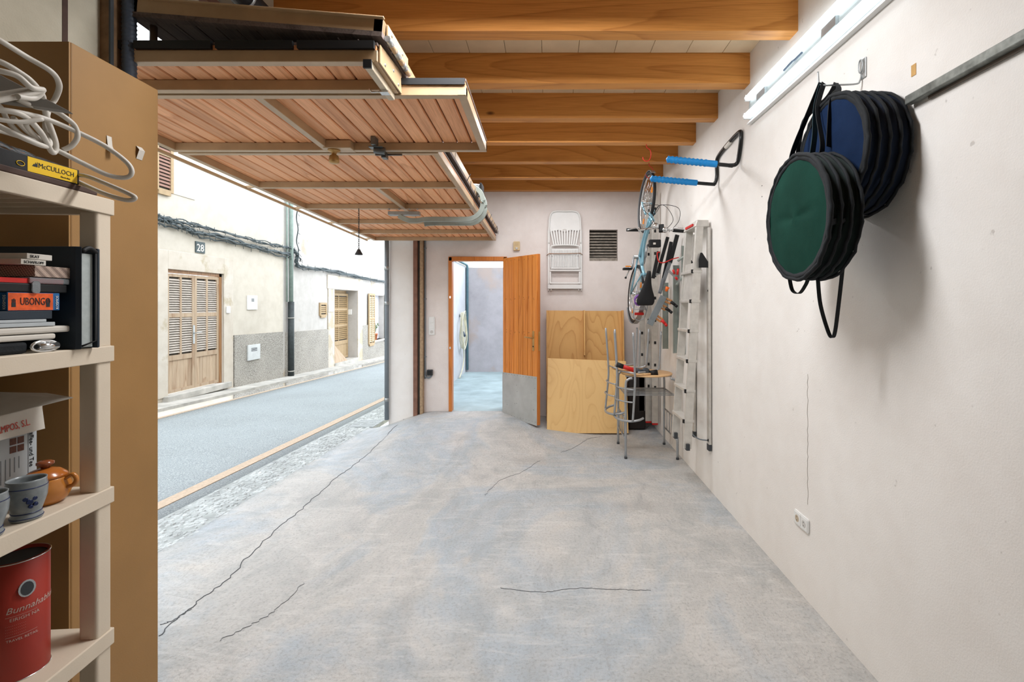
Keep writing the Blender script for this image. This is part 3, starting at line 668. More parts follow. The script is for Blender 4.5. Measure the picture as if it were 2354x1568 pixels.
text('28', .23, M['white_plastic'], nb, (XF+.021, q.y-.01, p.z+.02), (0, -1, 0), (0, 0, 1), sx=1.0) if False else text('28', .19, M['text_white'], nb, (XF+.021, p.y+.015, p.z+.03), (0, 1, 0), (0, 0, 1), ex=.004)
for nm, (x0, y0, x1, y1), m_ in (('meter_box', (567, 712, 589, 680), M['white_plastic']), ('utility_hatch', (563, 830, 592, 790), M['sheet'])):
    p, q = fp(x0, y0), fp(x1, y1); d_ = .035 if nm == 'utility_hatch' else 0
    hb = MB().box((XF+d_, p.y, p.z), (XF+d_+.03, q.y, q.z)).build(nm, m_, h1, bevel=.006)
    for i in range(4): zz = q.z-(q.z-p.z)*(.25+.06*i); box('slot', (XF+d_+.03, p.y+.12, zz), (XF+d_+.032, q.y-.12, zz+.012), M['dark_grey'], hb)
p = fp(521, 712); MB().box((XF+.02, p.y-.05, p.z-.07), (XF+.05, p.y+.05, p.z+.07)).build('doorbell', M['white_plastic'], h1, bevel=.01)
# upper window with shutter
y0, y1 = fY(352), fY(393); z0 = fp(393, 443).z; z1 = z0+1.25
shutter(h1, y0, y1, z0-.02, z1, XF+.01, M['shutter2'], plain('red_brown_slat', '#8d6a5c', .7), 22, .06, (.5,), False, name='window_shutter')
p = fp(447, 460); MB().box((XF+.001, y1+.02, p.z), (XF+.012, p.y, z1)).build('grey_plaster_patch', plaster('grey_patch', '#c9c3b8', '#bdb8ae'), h1)
# house 2
h2 = thing('whitewashed_house', 'old whitewashed house across the street with deep stone door recess', 'building', (XF, 16, 0))
eY0, eY1 = fY(767), fY(821); eZ = fp(767, 665).z; wY0, wY1 = fY(858), fY(882); wZ0, wZ1 = fp(862, 782).z, fp(862, 679).z
mb = MB()
mb.box((XF-.3, 11.78, -2), (XF, eY0, 5.3)); mb.box((XF-.3, eY0, eZ), (XF, eY1, 5.3)); mb.box((XF-.3, eY1, -2), (XF, wY0, 5.3)); mb.box((XF-.3, wY0, wZ1), (XF, wY1, 5.3)); mb.box((XF-.3, wY0, -2), (XF, wY1, wZ0)); mb.box((XF-.3, wY1, -2), (XF, 40, 5.3))
mb.box((XF-.5, eY0-.3, -2), (XF-.3, eY0, eZ)); mb.box((XF-.5, eY1, -2), (XF-.3, eY1+.3, eZ)); mb.box((XF-.5, eY0, eZ), (XF-.3, eY1, eZ+.3))
mb.build('wall', M['house2'], h2)
zb2 = fp(790, 830).z
for i, (a_, b_, c_, d_) in enumerate(((eY0-.42, eY0, zb2-.15, eZ-.7), (eY0-.4, eY0, eZ-.695, eZ), (eY0-.45, eY1+.45, eZ+.005, eZ+.42), (eY1, eY1+.42, zb2-.15, eZ-.9), (eY1, eY1+.4, eZ-.895, eZ))):
    MB().box((XF, a_, c_), (XF+.03, b_, d_)).build('surround_stone', M['surround'], h2, bevel=.008)
box('threshold', (XF-.65, eY0, -1.5), (XF+.05, eY1, zb2), M['pave'], h2)
shutter(h2, eY0+.30, eY1-.02, zb2+.02, eZ-.1, XF-.34, M['shutter2'], plain('brown_slat', '#8f7652', .7), 26, .08, (.34, .67), True, .55, name='shutter_door')
box('recess_back', (XF-.5, eY0, zb2), (XF-.38, eY1, eZ), M['shutter2'], h2)
shutter(h2, eY0-.02, eY0+.38, zb2+.3, eZ-.08, XF-.33, M['shutter2'], M['shutter2'], 30, .05, (.34, .67), True, swing=.5, name='open_shutter')
a_, b_ = 11.86, eY0-.42; zt0, zt1 = fp(668, 763).z, fp(750, 757).z
MB().hexa([(XF, a_, -1.5), (XF+.035, a_, -1.5), (XF+.035, b_, -1.5), (XF, b_, -1.5), (XF, a_, zt0), (XF+.035, a_, zt0), (XF+.035, b_, zt1), (XF, b_, zt1)]).build('plinth', M['dado'], h2)
a_, b_ = eY1+.42, 30; zt0, zt1 = fp(836, 748).z, fp(880, 748).z
MB().hexa([(XF, a_, -2), (XF+.035, a_, -2), (XF+.035, wY0-.3, -2), (XF, wY0-.3, -2), (XF, a_, zt0), (XF+.035, a_, zt0), (XF+.035, wY0-.3, zt0), (XF, wY0-.3, zt0)]).build('plinth', M['dado'], h2)
MB().box((XF, wY0-.3, -2), (XF+.035, b_, wZ0-.12)).build('plinth', M['dado'], h2)
ww = wY1-wY0
shutter(h2, wY0-.62, wY0-.02, wZ0-.1, wZ1+.05, XF+.04, M['shutter2'], plain('tan_slat', '#c0ab8a', .7), 28, .07, (.5,), True, name='window_shutter')
shutter(h2, wY1+.02, wY1+.8, wZ0-.1, wZ1+.05, XF+.04, M['shutter2'], plain('tan_slat', '#c0ab8a', .7), 28, .07, (.5,), True, name='window_shutter')
box('window_pane', (XF-.22, wY0, wZ0), (XF-.2, wY1, wZ1), plain('net_curtain', '#c7c6cc', .4), h2); MB().box((XF-.28, wY0, wZ0-.06), (XF+.06, wY1, wZ0)).build('window_sill', M['surround'], h2)
p, q = fp(733, 726), fp(749, 696)
shutter(h2, p.y, q.y, p.z, q.z, XF+.0, M['shutter2'], M['shutter2'], 8, .06, (), True, name='vent_shutter')
p = fp(804, 718); MB().box((XF-.3, eY1-.02, p.z-.09), (XF-.18, eY1-.0, p.z+.09)).build('intercom', M['white_plastic'], h2, bevel=.005)
# plank ramp, flower pot
z = zb2; y0_ = fY(768)
o = MB().hexa([(XF-.05, y0_, z), (XF+.0, y0_+.9, z+.0), (XF+.03, y0_+.9, z+.0), (XF-.02, y0_, z), (XF-.3, y0_+.05, z+.75), (XF-.3, y0_+.25, z+.75), (XF-.27, y0_+.25, z+.75), (XF-.27, y0_+.05, z+.75)]).build('leaning_board', M['shutter']); tag(o, 'weathered triangular board leaning in the far house doorway', 'board')
fpot = thing('flower_pot', 'small terracotta pot with a plant on the far window sill', 'plant', (XF-.05, wY0+.3, wZ0))
MB().lathe([(.07, 0), (.1, .2), (.11, .2), (.11, .24), (.09, .24), (.09, .2), (0, .2)], (XF-.05, wY0+.3, wZ0), (0, 0, 1), 14).build('pot', plain('terracotta', '#b5673d', .8), fpot)
mb = MB()
for i in range(26):
    a = random.random()*6.28; h = random.uniform(.15, .4); r = random.uniform(.03, .14); c = Vector((XF-.05, wY0+.3, wZ0+.22)); e = c+Vector((r*math.cos(a), r*math.sin(a), h))
    mb.tube([c, (c+e)/2+Vector((0, 0, .04)), e], .004, 4); mb.add([e, e+Vector((.03, .02, .02)), e+Vector((.02, .05, .05)), e+Vector((-.02, .02, .04))], [(0, 1, 2, 3)])
mb.build('foliage', M['plant'], fpot, kind='stuff')
# street pipes and cables
yp = fY(661)
o = thing('street_downpipe', 'green and black downpipe between the two houses across the street', 'pipe', (XF+.1, yp, 0))
z1 = fp(661, 694).z
MB().tube([(XF+.09, yp, 5.5), (XF+.09, yp, z1)], .05, 12).build('upper_pipe', M['green_pipe'], o, label='green upper length')
MB().tube([(XF+.09, yp, z1), (XF+.09, yp, fp(661, 866).z)], .07, 12).build('lower_pipe', M['black_pipe'], o, label='black iron lower length')
for yy in (730, 852): MB().tube([(XF+.09, yp, fp(661, yy).z), (XF+.09, yp, fp(661, yy+2).z)], .08, 12).build('collar', M['pave'], o)
MB().tube([(XF+.05, yp-.12, 5.5), (XF+.05, yp-.12, z1)], .02, 8).build('thin_pipe', M['green_pipe'], o)
def wires(name, pts, n, spread, r, label):
    root = thing(name, label, 'cable', tuple(fp(*pts[0])), group=None)
    base = curve([fp(*p, .06) for p in pts], 10)
    for k in range(n):
        ph = random.random()*6; oz = random.uniform(-spread, spread); ox = random.uniform(0, .05)
        P = [b+Vector((ox+.02*math.sin(i*.9+ph), 0, oz*(.6+.6*math.sin(i*.23+ph))+.012*math.sin(i*1.1+ph*2))) for i, b in enumerate(base)]
        MB().tube(P, r*random.uniform(.6, 1.2), 5).build('wire', M['cable'], root)
    mb = MB()
    for b in base[::3]: mb.tube([b+Vector((.05, 0, spread)), b+Vector((.07, random.uniform(-.05, .05), -spread-random.uniform(.01, .06)))], .006, 4)
    mb.build('cable_ties', M['cable'], root, kind='stuff')
wires('cable_run', [(340, 490), (366, 500), (420, 512), (480, 527), (560, 548), (620, 562), (658, 569)], 4, .035, .014, 'upper dark cable run on the cream house over the street')
wires('cable_run', [(340, 500), (366, 509), (410, 525), (440, 535), (490, 545), (560, 566), (620, 578), (660, 588)], 7, .06, .016, 'thick lower cable bundle sagging across the cream house')
wires('cable_run', [(664, 572), (676, 585), (674, 604), (684, 612), (740, 621), (800, 632), (860, 644), (900, 651)], 8, .07, .02, 'cable bundle stepping down across the whitewashed house')
wires('cable_run', [(672, 440), (676, 500), (677, 570), (683, 600)], 2, .01, .008, 'thin wires hanging beside the street downpipe')

# ------------------------------------------------------------------ tan cabinet
XC = -1.463
cb = thing('tan_cabinet', 'tall tan painted metal cabinet between shelf unit and street opening', 'cabinet', (XC-.16, 1.63, 0))
MB().box((XL+.004, 1.47, 0.0), (XC, 1.80, 2.437)).build('body', M['tan'], cb, bevel=.004)
MB().box((XL+.01, 1.464, .06), (XC-.001, 1.4698, 2.435)).build('door', M['tan'], cb, bevel=.001)
t_ = M['card_white']
for px, py, w_, h_ in ((250, 334, .022, .06), (319, 352, .03, .045)):
    p = atx(px, py, XC)
    P = [(XC+.001, p.y, p.z+h_/2), (XC+.004, p.y, p.z), (XC+.012, p.y, p.z-h_/3), (XC+.022, p.y+.004, p.z-h_/2)] if w_ < .03 else [(XC+.001, p.y, p.z+h_/2), (XC+.012, p.y, p.z+h_/5), (XC+.001, p.y, p.z-h_/2)]
    o = MB().ribbon(P, w_*.8, .001, (0, 1, 0)).build('tape_scrap', t_, cb)

# ------------------------------------------------------------------ cream plastic shelf unit
su = thing('shelf_unit', 'cream plastic shelf unit in the left foreground', 'shelf', (-1.277, 1.405, 0), R(4))
SZ = [1.937, 1.510, 1.097, .682, .262]
LX, LY = .40, .80
def rbox(mb, x0, x1, y0, y1, z0, z1, r=.012):
    mb.prism([((x0+x1)/2+a_, (y0+y1)/2+b_, z0) for a_, b_ in rrect(x1-x0, y1-y0, r)], (0, 0, z1-z0))
for z in SZ:
    mb = MB(); rbox(mb, -LX-.004, .004, -LY-.004, .004, z-.012, z, .014)
    sh = mb.build('shelf', M['cream'], su, local=True, bevel=.003)
    mb = MB()
    for (x0, x1, y0, y1) in ((-.012, .005, -LY-.004, .004), (-LX-.004, -LX+.012, -LY, .0), (-LX, .0, -.012, .0045), (-LX, 0, -LY-.0045, -LY+.012)): rbox(mb, x0, x1, y0, y1, z-.046, z-.001, .006)
    mb.build('rim', M['cream'], sh, local=True, bevel=.002)
    mb = MB()
    for i in range(14): mb.beam((-LX+.02, -.04-i*.055, z-.024), (-.02, -.07-i*.055, z-.024), .004, .022)
    mb.build('ribs', M['cream'], sh, local=True)
for (x0, y0) in ((-.05, -.052), (-LX, -.052), (-.05, -LY+.0), (-LX, -LY+.0)):
    mb = MB(); 
    for za, zb in [(0, SZ[4]-.046)]+[(SZ[i+1], SZ[i]-.046) for i in range(4)]: rbox(mb, x0, x0+.05, y0, y0+.05, za, zb, .008)
    mb.build('post', M['cream'], su, local=True, bevel=.001)
SF = lambda Y: -1.277+(1.405-Y)*math.tan(R(4))   # front edge of the shelf at depth Y

# items, top shelf
Z1 = SZ[0]
o = MB().hexa([(SF(.95)-.30, .9, Z1), (SF(.95)+.006, .9, Z1), (SF(1.35)+.003, 1.352, Z1), (SF(1.35)-.30, 1.352, Z1), (SF(.95)-.30, .9, Z1+.016), (SF(.95)+.006, .9, Z1+.016), (SF(1.35)+.003, 1.352, Z1+.016), (SF(1.35)-.30, 1.352, Z1+.016)]).build('wooden_board', M['brown_wood'], bevel=.003); tag(o, 'dark brown board lying on the top shelf', 'board')
ZB = Z1+.0165
xb = SF(1.2)-.004
cbx = thing('chain_box', 'flat yellow and black saw chain box on the dark board', 'box', (xb-.05, 1.2, ZB))
MB().box((xb-.1, 1.10, ZB), (xb, 1.295, ZB+.040)).build('carton', M['black'], cbx, bevel=.001)
box('yellow_label', (xb, 1.166, ZB+.002), (xb+.0006, 1.289, ZB+.038), M['yellow'], cbx)
text('McCULLOCH', .0175, M['text_dark'], cbx, (xb+.0010, 1.190, ZB+.017), (0, 1, 0), (0, 0, 1), sx=.88)
text('Electrolux', .006, M['text_dark'], cbx, (xb+.0010, 1.245, ZB+.007), (0, 1, 0), (0, 0, 1))
MB().prism([(xb+.0007, 1.176+a_, ZB+.017+b_) for a_, b_ in ((0, 0), (.004, .007), (.005, .004), (.008, .011), (.009, .006), (.0125, .013), (.0125, 0))], (.0004, 0, 0)).build('logo', M['text_dark'], cbx)
MB().tube([(xb+.0008, 1.150+.009*math.cos(a_), ZB+.016+.006*math.sin(a_)) for a_ in [k*.52 for k in range(12)]], .0009, 5, closed=True).build('chain_print', M['yellow'], cbx)
box('yellow_front', (xb-.09, 1.0992, ZB+.006), (xb-.002, 1.0999, ZB+.034), M['yellow'], cbx)
mb = MB(); vs = []; 
for j in range(13):
    for i in range(9):
        y = 1.03+.26*j/12; x = xb-.16+.15*i/8; e = min(i, 8-i, j, 12-j)
        vs.append((x, y, ZB+.041+.035*min(1, e/2)*(.75+.4*random.random())*(1-.5*j/12)))
mb.add(vs, [(j*9+i, j*9+i+1, (j+1)*9+i+1, (j+1)*9+i) for j in range(12) for i in range(8)], True)
lo = [(v[0], v[1], ZB+.0405) for v in vs]; mb.add(lo, [(j*9+i, (j+1)*9+i, (j+1)*9+i+1, j*9+i+1) for j in range(12) for i in range(8)])
o = mb.build('plastic_bag', M['bag']); tag(o, 'crumpled clear bag of rusty parts under the white cable coil', 'bag')
coil = thing('cable_coil', 'loose coil of white cable spilling over the top shelf', 'cable', tuple(at(60, 260, 1.12)))
def cpx(pts): return [at(x, y, Y) for x, y, Y in pts]
loops = [
 [(-60, 60, 1.0), (0, 93, 1.03), (60, 130, 1.08), (118, 165, 1.12), (136, 195, 1.15), (128, 225, 1.17), (112, 250, 1.16), (105, 290, 1.14), (112, 335, 1.12), (60, 320, 1.06), (-40, 270, 1.0)],
 [(-60, 130, .98), (0, 142, 1.0), (50, 170, 1.03), (75, 190, 1.05), (95, 215, 1.08), (100, 232, 1.1), (108, 270, 1.12), (128, 330, 1.14), (120, 350, 1.13), (90, 300, 1.08), (40, 260, 1.02), (-60, 250, .97)],
 [(-60, 150, .96), (0, 163, .98), (40, 175, 1.0), (70, 200, 1.02), (90, 205, 1.04), (97, 207, 1.05), (60, 217, 1.02), (0, 230, .98), (-50, 240, .95)],
 [(-40, 215, .98), (0, 217, 1.0), (60, 208, 1.03), (96, 206, 1.05), (80, 225, 1.04), (40, 222, 1.0)],
 [(-40, 250, 1.0), (0, 252, 1.03), (60, 262, 1.07), (110, 275, 1.12), (170, 300, 1.17), (240, 335, 1.22), (290, 372, 1.25), (303, 395, 1.255), (290, 408, 1.25), (250, 403, 1.23), (190, 375, 1.19), (120, 340, 1.14), (60, 318, 1.1), (0, 300, 1.05), (-40, 290, 1.0)],
 [(40, 228, 1.06), (80, 245, 1.09), (120, 253, 1.13), (150, 270, 1.15), (172, 290, 1.17), (178, 315, 1.175), (165, 335, 1.17), (145, 345, 1.16)],
 [(178, 402, 1.30), (205, 407, 1.29), (250, 425, 1.28), (300, 447, 1.27), (310, 456, 1.27), (290, 460, 1.27), (240, 445, 1.28), (180, 418, 1.30)],
 [(-40, 262, .98), (0, 275, 1.0), (50, 280, 1.03), (95, 274, 1.06), (60, 285, 1.05), (90, 320, 1.1), (115, 330, 1.12)],
 [(-30, 225, 1.02), (0, 245, 1.05), (20, 280, 1.07), (50, 310, 1.1), (85, 322, 1.13), (60, 300, 1.1), (30, 270, 1.06)],
]
for i, lp in enumerate(loops): MB().tube(curve(cpx(lp), 10), .0058 if i < 7 else .0048, 10).build('loop', M['white_cable'], coil)
o = MB().prism(cpx([(-40, 150, 1.03), (159, 255, 1.12), (-40, 226, 1.03)]), (0, .012, -.004)).build('folded_sheet', plain('grey_sheet', '#8a8680', .5), bevel=.001); tag(o, 'grey pointed folded sheet tucked in the white cable coil', 'sheet')

# second shelf
Z2 = SZ[1]
bn = thing('zip_folder', 'large dark navy zip folder standing on the second shelf', 'folder', (-1.42, 1.305, Z2))
bx0, bx1, by0, by1 = -1.62, -1.245, 1.275, 1.335
MB().prism([(x_, y_, Z2) for x_, y_ in ((bx0, by0), (bx1-.012, by0), (bx1, by0+.006), (bx1-.006, by0+.008), (bx0, by0+.008))], (0, 0, .275)).build('front_cover', M['navy'], bn, bevel=.002)
MB().box((bx0, by1-.008, Z2), (bx1-.002, by1, Z2+.275)).build('back_cover', M['navy'], bn, bevel=.003)
MB().box((bx0, by0+.009, Z2+.004), (bx1-.012, by1-.013, Z2+.258)).build('pages', M['pages'], bn)
MB().tube([(bx1-.006, by0+.012+(by1-by0-.02)*k/8, Z2+.262+.012*math.sin(math.pi*k/8)) for k in range(9)], .006, 8).build('zip', M['black'], bn)
MB().tube([(bx1-.004, by1-.012, Z2+.26), (bx1-.003, by1-.012, Z2+.02), (bx1-.004, by0+.01, Z2+.008)], .003, 6).build('zip_edge', M['black'], bn)
def item(name, label, cat, px0, px1, z0, z1, m, group=None, x=None, dx=.22, bev=.001, parts=()):
    X = x if x is not None else -1.272
    y0, y1 = -X*F/(VX-px0), -X*F/(VX-px1)
    o = thing(name, label, cat, (X-dx/2, (y0+y1)/2, z0), group=group)
    b = MB().box((X-dx, y0, z0), (X, y1, z1)).build('body', m, o, bevel=bev)
    return o, X, y0, y1
o, X, y0, y1 = item('belt_pouch', 'black belt with a chrome buckle at the bottom of the shelf stack', 'belt', -60, 66, Z2, Z2+.029, M['black_fabric'], dx=.05, bev=.008)
MB().tube([(X+.004, y1+.004+.03+.032*math.cos(a_), Z2+.015+.013*math.sin(a_)) for a_ in [k*.39 for k in range(16)]], .004, 8, closed=True).build('buckle', M['chrome'], o)
MB().tube([(X+.007, y1+.014, Z2+.015), (X+.008, y1+.06, Z2+.015)], .009, 8).build('buckle_tongue', M['chrome'], o)
item('plastic_tray', 'lower of the two cream plastic trays in the shelf stack', 'tray', -60, 129, Z2+.0315, Z2+.0455, M['card_white'], bev=.004)
item('plastic_tray', 'upper wider cream plastic tray in the shelf stack', 'tray', -60, 163, Z2+.0475, Z2+.0645, M['card_white'], bev=.005)
item('booklet', 'grey booklet with a black band on the cream tray', 'booklet', -60, 127, Z2+.0655, Z2+.075, M['grey_box'])
item('booklet', 'upper thinner grey booklet under the orange game box', 'booklet', -60, 107, Z2+.076, Z2+.083, M['grey_box'])
item('flat_case', 'flat dark case directly under the orange game box', 'case', -60, 120, Z2+.084, Z2+.104, M['navy'])
o, X, y0, y1 = item('board_game', 'small orange board game box with blue ends', 'box', 17, 137, Z2+.105, Z2+.149, M['game_blue'], dx=.12)
box('orange_print', (X, y0+.001, Z2+.106), (X+.0005, y1-.017, Z2+.148), M['game_orange'], o)
text('UBONGO', .026, M['text_dark'], o, (X+.001, y0+.026, Z2+.119), (0, 1, 0), (0, 0, 1), sx=.62)
for yy in (y0+.008, y1-.034):
    mb = MB(); mb.box((X+.0005, yy, Z2+.114), (X+.001, yy+.009, Z2+.124))
    for k in range(4): mb.box((X+.0005, yy+.0004+.0023*k, Z2+.124), (X+.001, yy+.0018+.0023*k, Z2+.132+.001*(k % 3)))
    mb.build('hand_print', M['text_dark'], o)
text('KOSMOS', .0095, M['text_white'], o, (X+.001, y1-.004, Z2+.108), (0, 0, 1), (0, -1, 0), sx=.92)
text('KOSMOS', .0095, M['text_white'], o, (X-.004, y0-.0008, Z2+.108), (0, 0, 1), (-1, 0, 0), sx=.92)
o, X, y0, y1 = item('plastic_case', 'clear and black hinged plastic case with a red insert', 'case', -60, 155, Z2+.150, Z2+.172, M['black'], bev=.003)
MB().box((X-.2, y0, Z2+.1725), (X-.002, y1-.01, Z2+.184)).build('red_insert', M['red'], o)
MB().box((X-.21, y1-.095, Z2+.1722), (X+.003, y1+.004, Z2+.187)).build('clear_lid', M['clear'], o, bevel=.003)
MB().prism([(X+.003, y1-.082+a_, Z2+.163+b_) for a_, b_ in rrect(.018, .03, .007)], (.003, 0, 0)).build('clasp', M['clear'], o)
o, X, y0, y1 = item('woven_box', 'flat box with a brown woven pattern in the shelf stack', 'box', 80, 167, Z2+.189, Z2+.217, M['woven'], dx=.13)
o, X, y0, y1 = item('card_game', 'lower small cream card game box on the woven box', 'box', 48, 106, Z2+.218, Z2+.231, M['card_white'], dx=.09)
text('SCHAFKOPF', .0095, M['text_dark'], o, (X+.0008, y0+.006, Z2+.221), (0, 1, 0), (0, 0, 1), sx=.9)
o, X, y0, y1 = item('card_game', 'topmost small cream card game box of the shelf stack', 'box', 62, 120, Z2+.232, Z2+.246, M['card_white'], dx=.1)
text('SKAT', .0095, M['text_dark'], o, (X+.0008, y0+.006, Z2+.2355), (0, 1, 0), (0, 0, 1))

# third shelf
Z3 = SZ[2]
def lathe_obj(mb, prof, c, n=36): mb.lathe(prof, c, (0, 0, 1), n); return mb
def mug(x, y, label):
    t_ = thing('stoneware_cup', label, 'cup', (x, y, Z3), group='grey stoneware cups')
    MB().lathe([(0, 0), (.028, 0), (.030, .004), (.029, .012), (.026, .018), (.030, .03), (.037, .055), (.0385, .075), (.036, .095), (.037, .1), (.0345, .1), (.033, .094), (.035, .07), (.03, .04), (.02, .025), (0, .022)], (x, y, Z3), (0, 0, 1), 36).build('body', M['stoneware'], t_)
    for r, z in ((.0275, .019), (.0378, .082), (.0298, .0075)): MB().tube([(x+r*math.cos(a_), y+r*math.sin(a_), Z3+z) for a_ in [2*math.pi*k/36 for k in range(36)]], .0011, 5, closed=True).build('blue_ring', M['cobalt'], t_)
    mb = MB()
    for k, (da, dz, s_) in enumerate(((0, 0, .007), (.25, .007, .0055), (-.2, .008, .006), (.3, -.008, .005), (.05, -.012, .005))):
        a_ = math.atan2(-y, -x)+.15+da; c = Vector((x+.0345*math.cos(a_), y+.0345*math.sin(a_), Z3+.05+dz)); nn_ = Vector((math.cos(a_), math.sin(a_), -.15)); mb.lathe([(s_, 0), (s_*.8, .0035)], c, nn_, 10)
    mb.build('flower_motif', M['cobalt'], t_)
    return t_
mug(-1.295, 1.19, 'grey stoneware cup with blue motif in front of the orange pot')
mug(-1.287, 1.095, 'grey stoneware cup nearest the left edge of the photo')
pt = thing('clay_pot', 'orange glazed clay pot with brown knob lid on the third shelf', 'pot', (-1.348, 1.285, Z3))
c = (-1.348, 1.285, Z3)
MB().lathe([(0, 0), (.033, 0), (.045, .012), (.052, .03), (.052, .048), (.046, .062), (.047, .068), (.044, .069), (.042, .06), (0, .055)], c, (0, 0, 1), 40).build('body', M['terracotta'], pt)
MB().lathe([(.046, .0695), (.043, .076), (.03, .088), (.012, .094), (0, .094)], c, (0, 0, 1), 40).build('lid', plain('lid_glaze', '#b06426', .22, bump=0, spec=.6), pt)
MB().lathe([(.008, .093), (.01, .099), (.018, .104), (.018, .110), (.01, .114), (0, .114)], c, (0, 0, 1), 24).build('lid_knob', M['lid_brown'], pt)
MB().tube(curve([(c[0]+.045, c[1]+.01, Z3+.064), (c[0]+.06, c[1]+.014, Z3+.072), (c[0]+.068, c[1]+.016, Z3+.058), (c[0]+.062, c[1]+.014, Z3+.044), (c[0]+.05, c[1]+.01, Z3+.04)]), .0055, 10).build('handle', M['terracotta'], pt)
kb_ = thing('coffee_set_box', 'grey printed carton with brown photos behind the orange pot', 'box', (-1.5, 1.2, Z3))
XK = -1.457
MB().box((XK-.1, 1.02, Z3), (XK, 1.366, Z3+.200)).build('carton', M['grey_box'], kb_, bevel=.001)
for i in range(2):
    for j in range(2): box('photo_print', (XK, 1.297+i*.019, Z3+.150-j*.022), (XK+.0007, 1.313+i*.019, Z3+.168-j*.022), M['mirror_brown'], kb_)
text('Kaffee- und Tee', .0165, M['text_dark'], kb_, (XK+.0008, 1.346, Z3+.183), (0, 0, -1), (0, 1, 0))
box('edge_line', (XK, 1.3425, Z3+.02), (XK+.0007, 1.3432, Z3+.19), M['dark_grey'], kb_)
mb = MB()
for i in range(5): mb.box((XK, 1.275+i*.011, Z3+.05+.008*i), (XK+.0007, 1.2765+i*.011, Z3+.115))
mb.build('small_print', M['conduit'], kb_, kind='stuff')
text('C\u00f2', .03, M['text_dark'], kb_, (XK+.0008, 1.255, Z3+.14), (0, 1, 0), (0, 0, 1)) if False else None
ab = thing('white_carton', 'white cardboard box with red print and an open flap on third shelf', 'box', (-1.5, 1.2, Z3+.201))
zc = Z3+.201
MB().box((-1.56, 1.0, zc), (-1.445, 1.37, zc+.045)).build('carton', M['card_white'], ab, bevel=.001)
MB().hexa([(-1.435, 1.0, zc-.03), (-1.4335, 1.0, zc-.03), (-1.4335, 1.366, zc-.022), (-1.435, 1.366, zc-.022), (-1.444, 1.0, zc+.045), (-1.4425, 1.0, zc+.045), (-1.4425, 1.366, zc+.045), (-1.444, 1.366, zc+.045)]).build('front_flap', M['card_white'], ab)
text('AMPOS, S.L.', .026, M['text_red'], ab, (-1.4340, 1.246, zc-.008), (0, 1, .08), (-.12, 0, 1), sx=.62)
MB().prism(cpx([(-60, 902, 1.36), (108, 905, 1.36), (168, 915, 1.33), (0, 958, 1.24), (-80, 978, 1.2)]), (0, 0, .002)).build('top_flap', M['card_white'], ab)

# fourth shelf
Z4 = SZ[3]
tc_ = (-1.375, 1.242, Z4); tn = thing('red_tin', 'tall red round drinks tin with white lettering on the fourth shelf', 'tin', tc_)
MB().lathe([(0, 0), (.059, 0), (.060, .002), (.060, .298), (.057, .3), (.057, .29), (0, .288)], tc_, (0, 0, 1), 56).build('body', M['redtin'], tn)
for z in (.001, .298): MB().tube([(tc_[0]+.0605*math.cos(2*math.pi*k/48), tc_[1]+.0605*math.sin(2*math.pi*k/48), Z4+z) for k in range(48)], .0016, 6, closed=True).build('rim', M['chrome'], tn)
MB().lathe([(.0565, .2905), (.05, .289), (0, .289)], tc_, (0, 0, 1), 40).build('lid', M['dark_grey'], tn)
def wrap(s, size, z, a_start, m, shear=0, sx=1):
    o_ = text(s, size, m, tn, (0, 0, 0), (1, 0, 0), (0, 0, 1), shear=shear)
    I = wm(tn)
    for v in o_.data.vertices:
        p = I @ v.co; a = a_start+p.x*sx/.0608; r = .0608
        v.co = I.inverted() @ Vector((tc_[0]+r*math.cos(a), tc_[1]+r*math.sin(a), Z4+z+p.z))
    return o_
a0 = R(-62)
wrap('Bunnahabhain', .022, .175, a0, M['text_white'], .3, .95)
for z_ in (.196, .172, .152, .144): pass
wrap('EIRIGH NA', .0115, .155, a0+.12, M['text_white']); wrap('TRAVEL RETAIL', .0085, .105, a0+.02, M['text_white'])
wrap('________________', .012, .168, a0, M['text_white'], 0, .6); wrap('________________', .012, .118, a0, M['text_white'], 0, .6)
for k in range(4): wrap('. . . . . . . . . . . .', .009, .144-.007*k, a0, M['text_white'], 0, .7)
mb = MB()
a = a0+.62; e1 = Vector((-math.sin(a), math.cos(a), 0)); er = Vector((math.cos(a), math.sin(a), 0)); c = Vector(tc_)+er*.0598+Vector((0, 0, .228))
MB().prism([c+e1*.016*math.cos(q*.4)+Vector((0, 0, .021*math.sin(q*.4))) for q in range(16)], er*.0022).build('emblem', M['grey_box'], tn)
MB().prism([c+er*.002+e1*.012*math.cos(q*.4)+Vector((0, 0, .017*math.sin(q*.4))) for q in range(16)], er*.0008).build('emblem_centre', M['dark_grey'], tn)

# ------------------------------------------------------------------ back wall fittings
sp = thing('switch_panel', 'white triple switch and socket plate between door guide and doorway', 'switch', (-1.6, YB, 1.2))
p0, p1 = at(986, 770, YB), at(1000, 728, YB); cx_, cz_ = (p0.x+p1.x)/2, (p0.z+p1.z)/2; Wp, Hp = p1.x-p0.x, p1.z-p0.z
MB().prism([(cx_+a_, YB-.014, cz_+b_) for a_, b_ in rrect(Wp, Hp, .012)], (0, .014, 0)).build('plate', M['white_plastic'], sp, bevel=.002)
for i in range(3):
    zc_ = p1.z-Hp*(i+.5)/3; MB().prism([(cx_+a_, YB-.018, zc_+b_) for a_, b_ in rrect(Wp*.78, Hp/3*.86, .005)], (0, .004, 0)).build('rocker' if i < 2 else 'socket', M['white_plastic'], sp, bevel=.001)
MB().lathe([(.022, 0), (.022, .001)], (cx_, YB-.018, p0.z+Hp/6), (0, -1, 0), 20).build('socket_well', M['grey_plastic'], sp)
gs = thing('power_socket', 'dark square socket at the foot of the grey conduit', 'socket', tuple(at(989, 856, YB)))
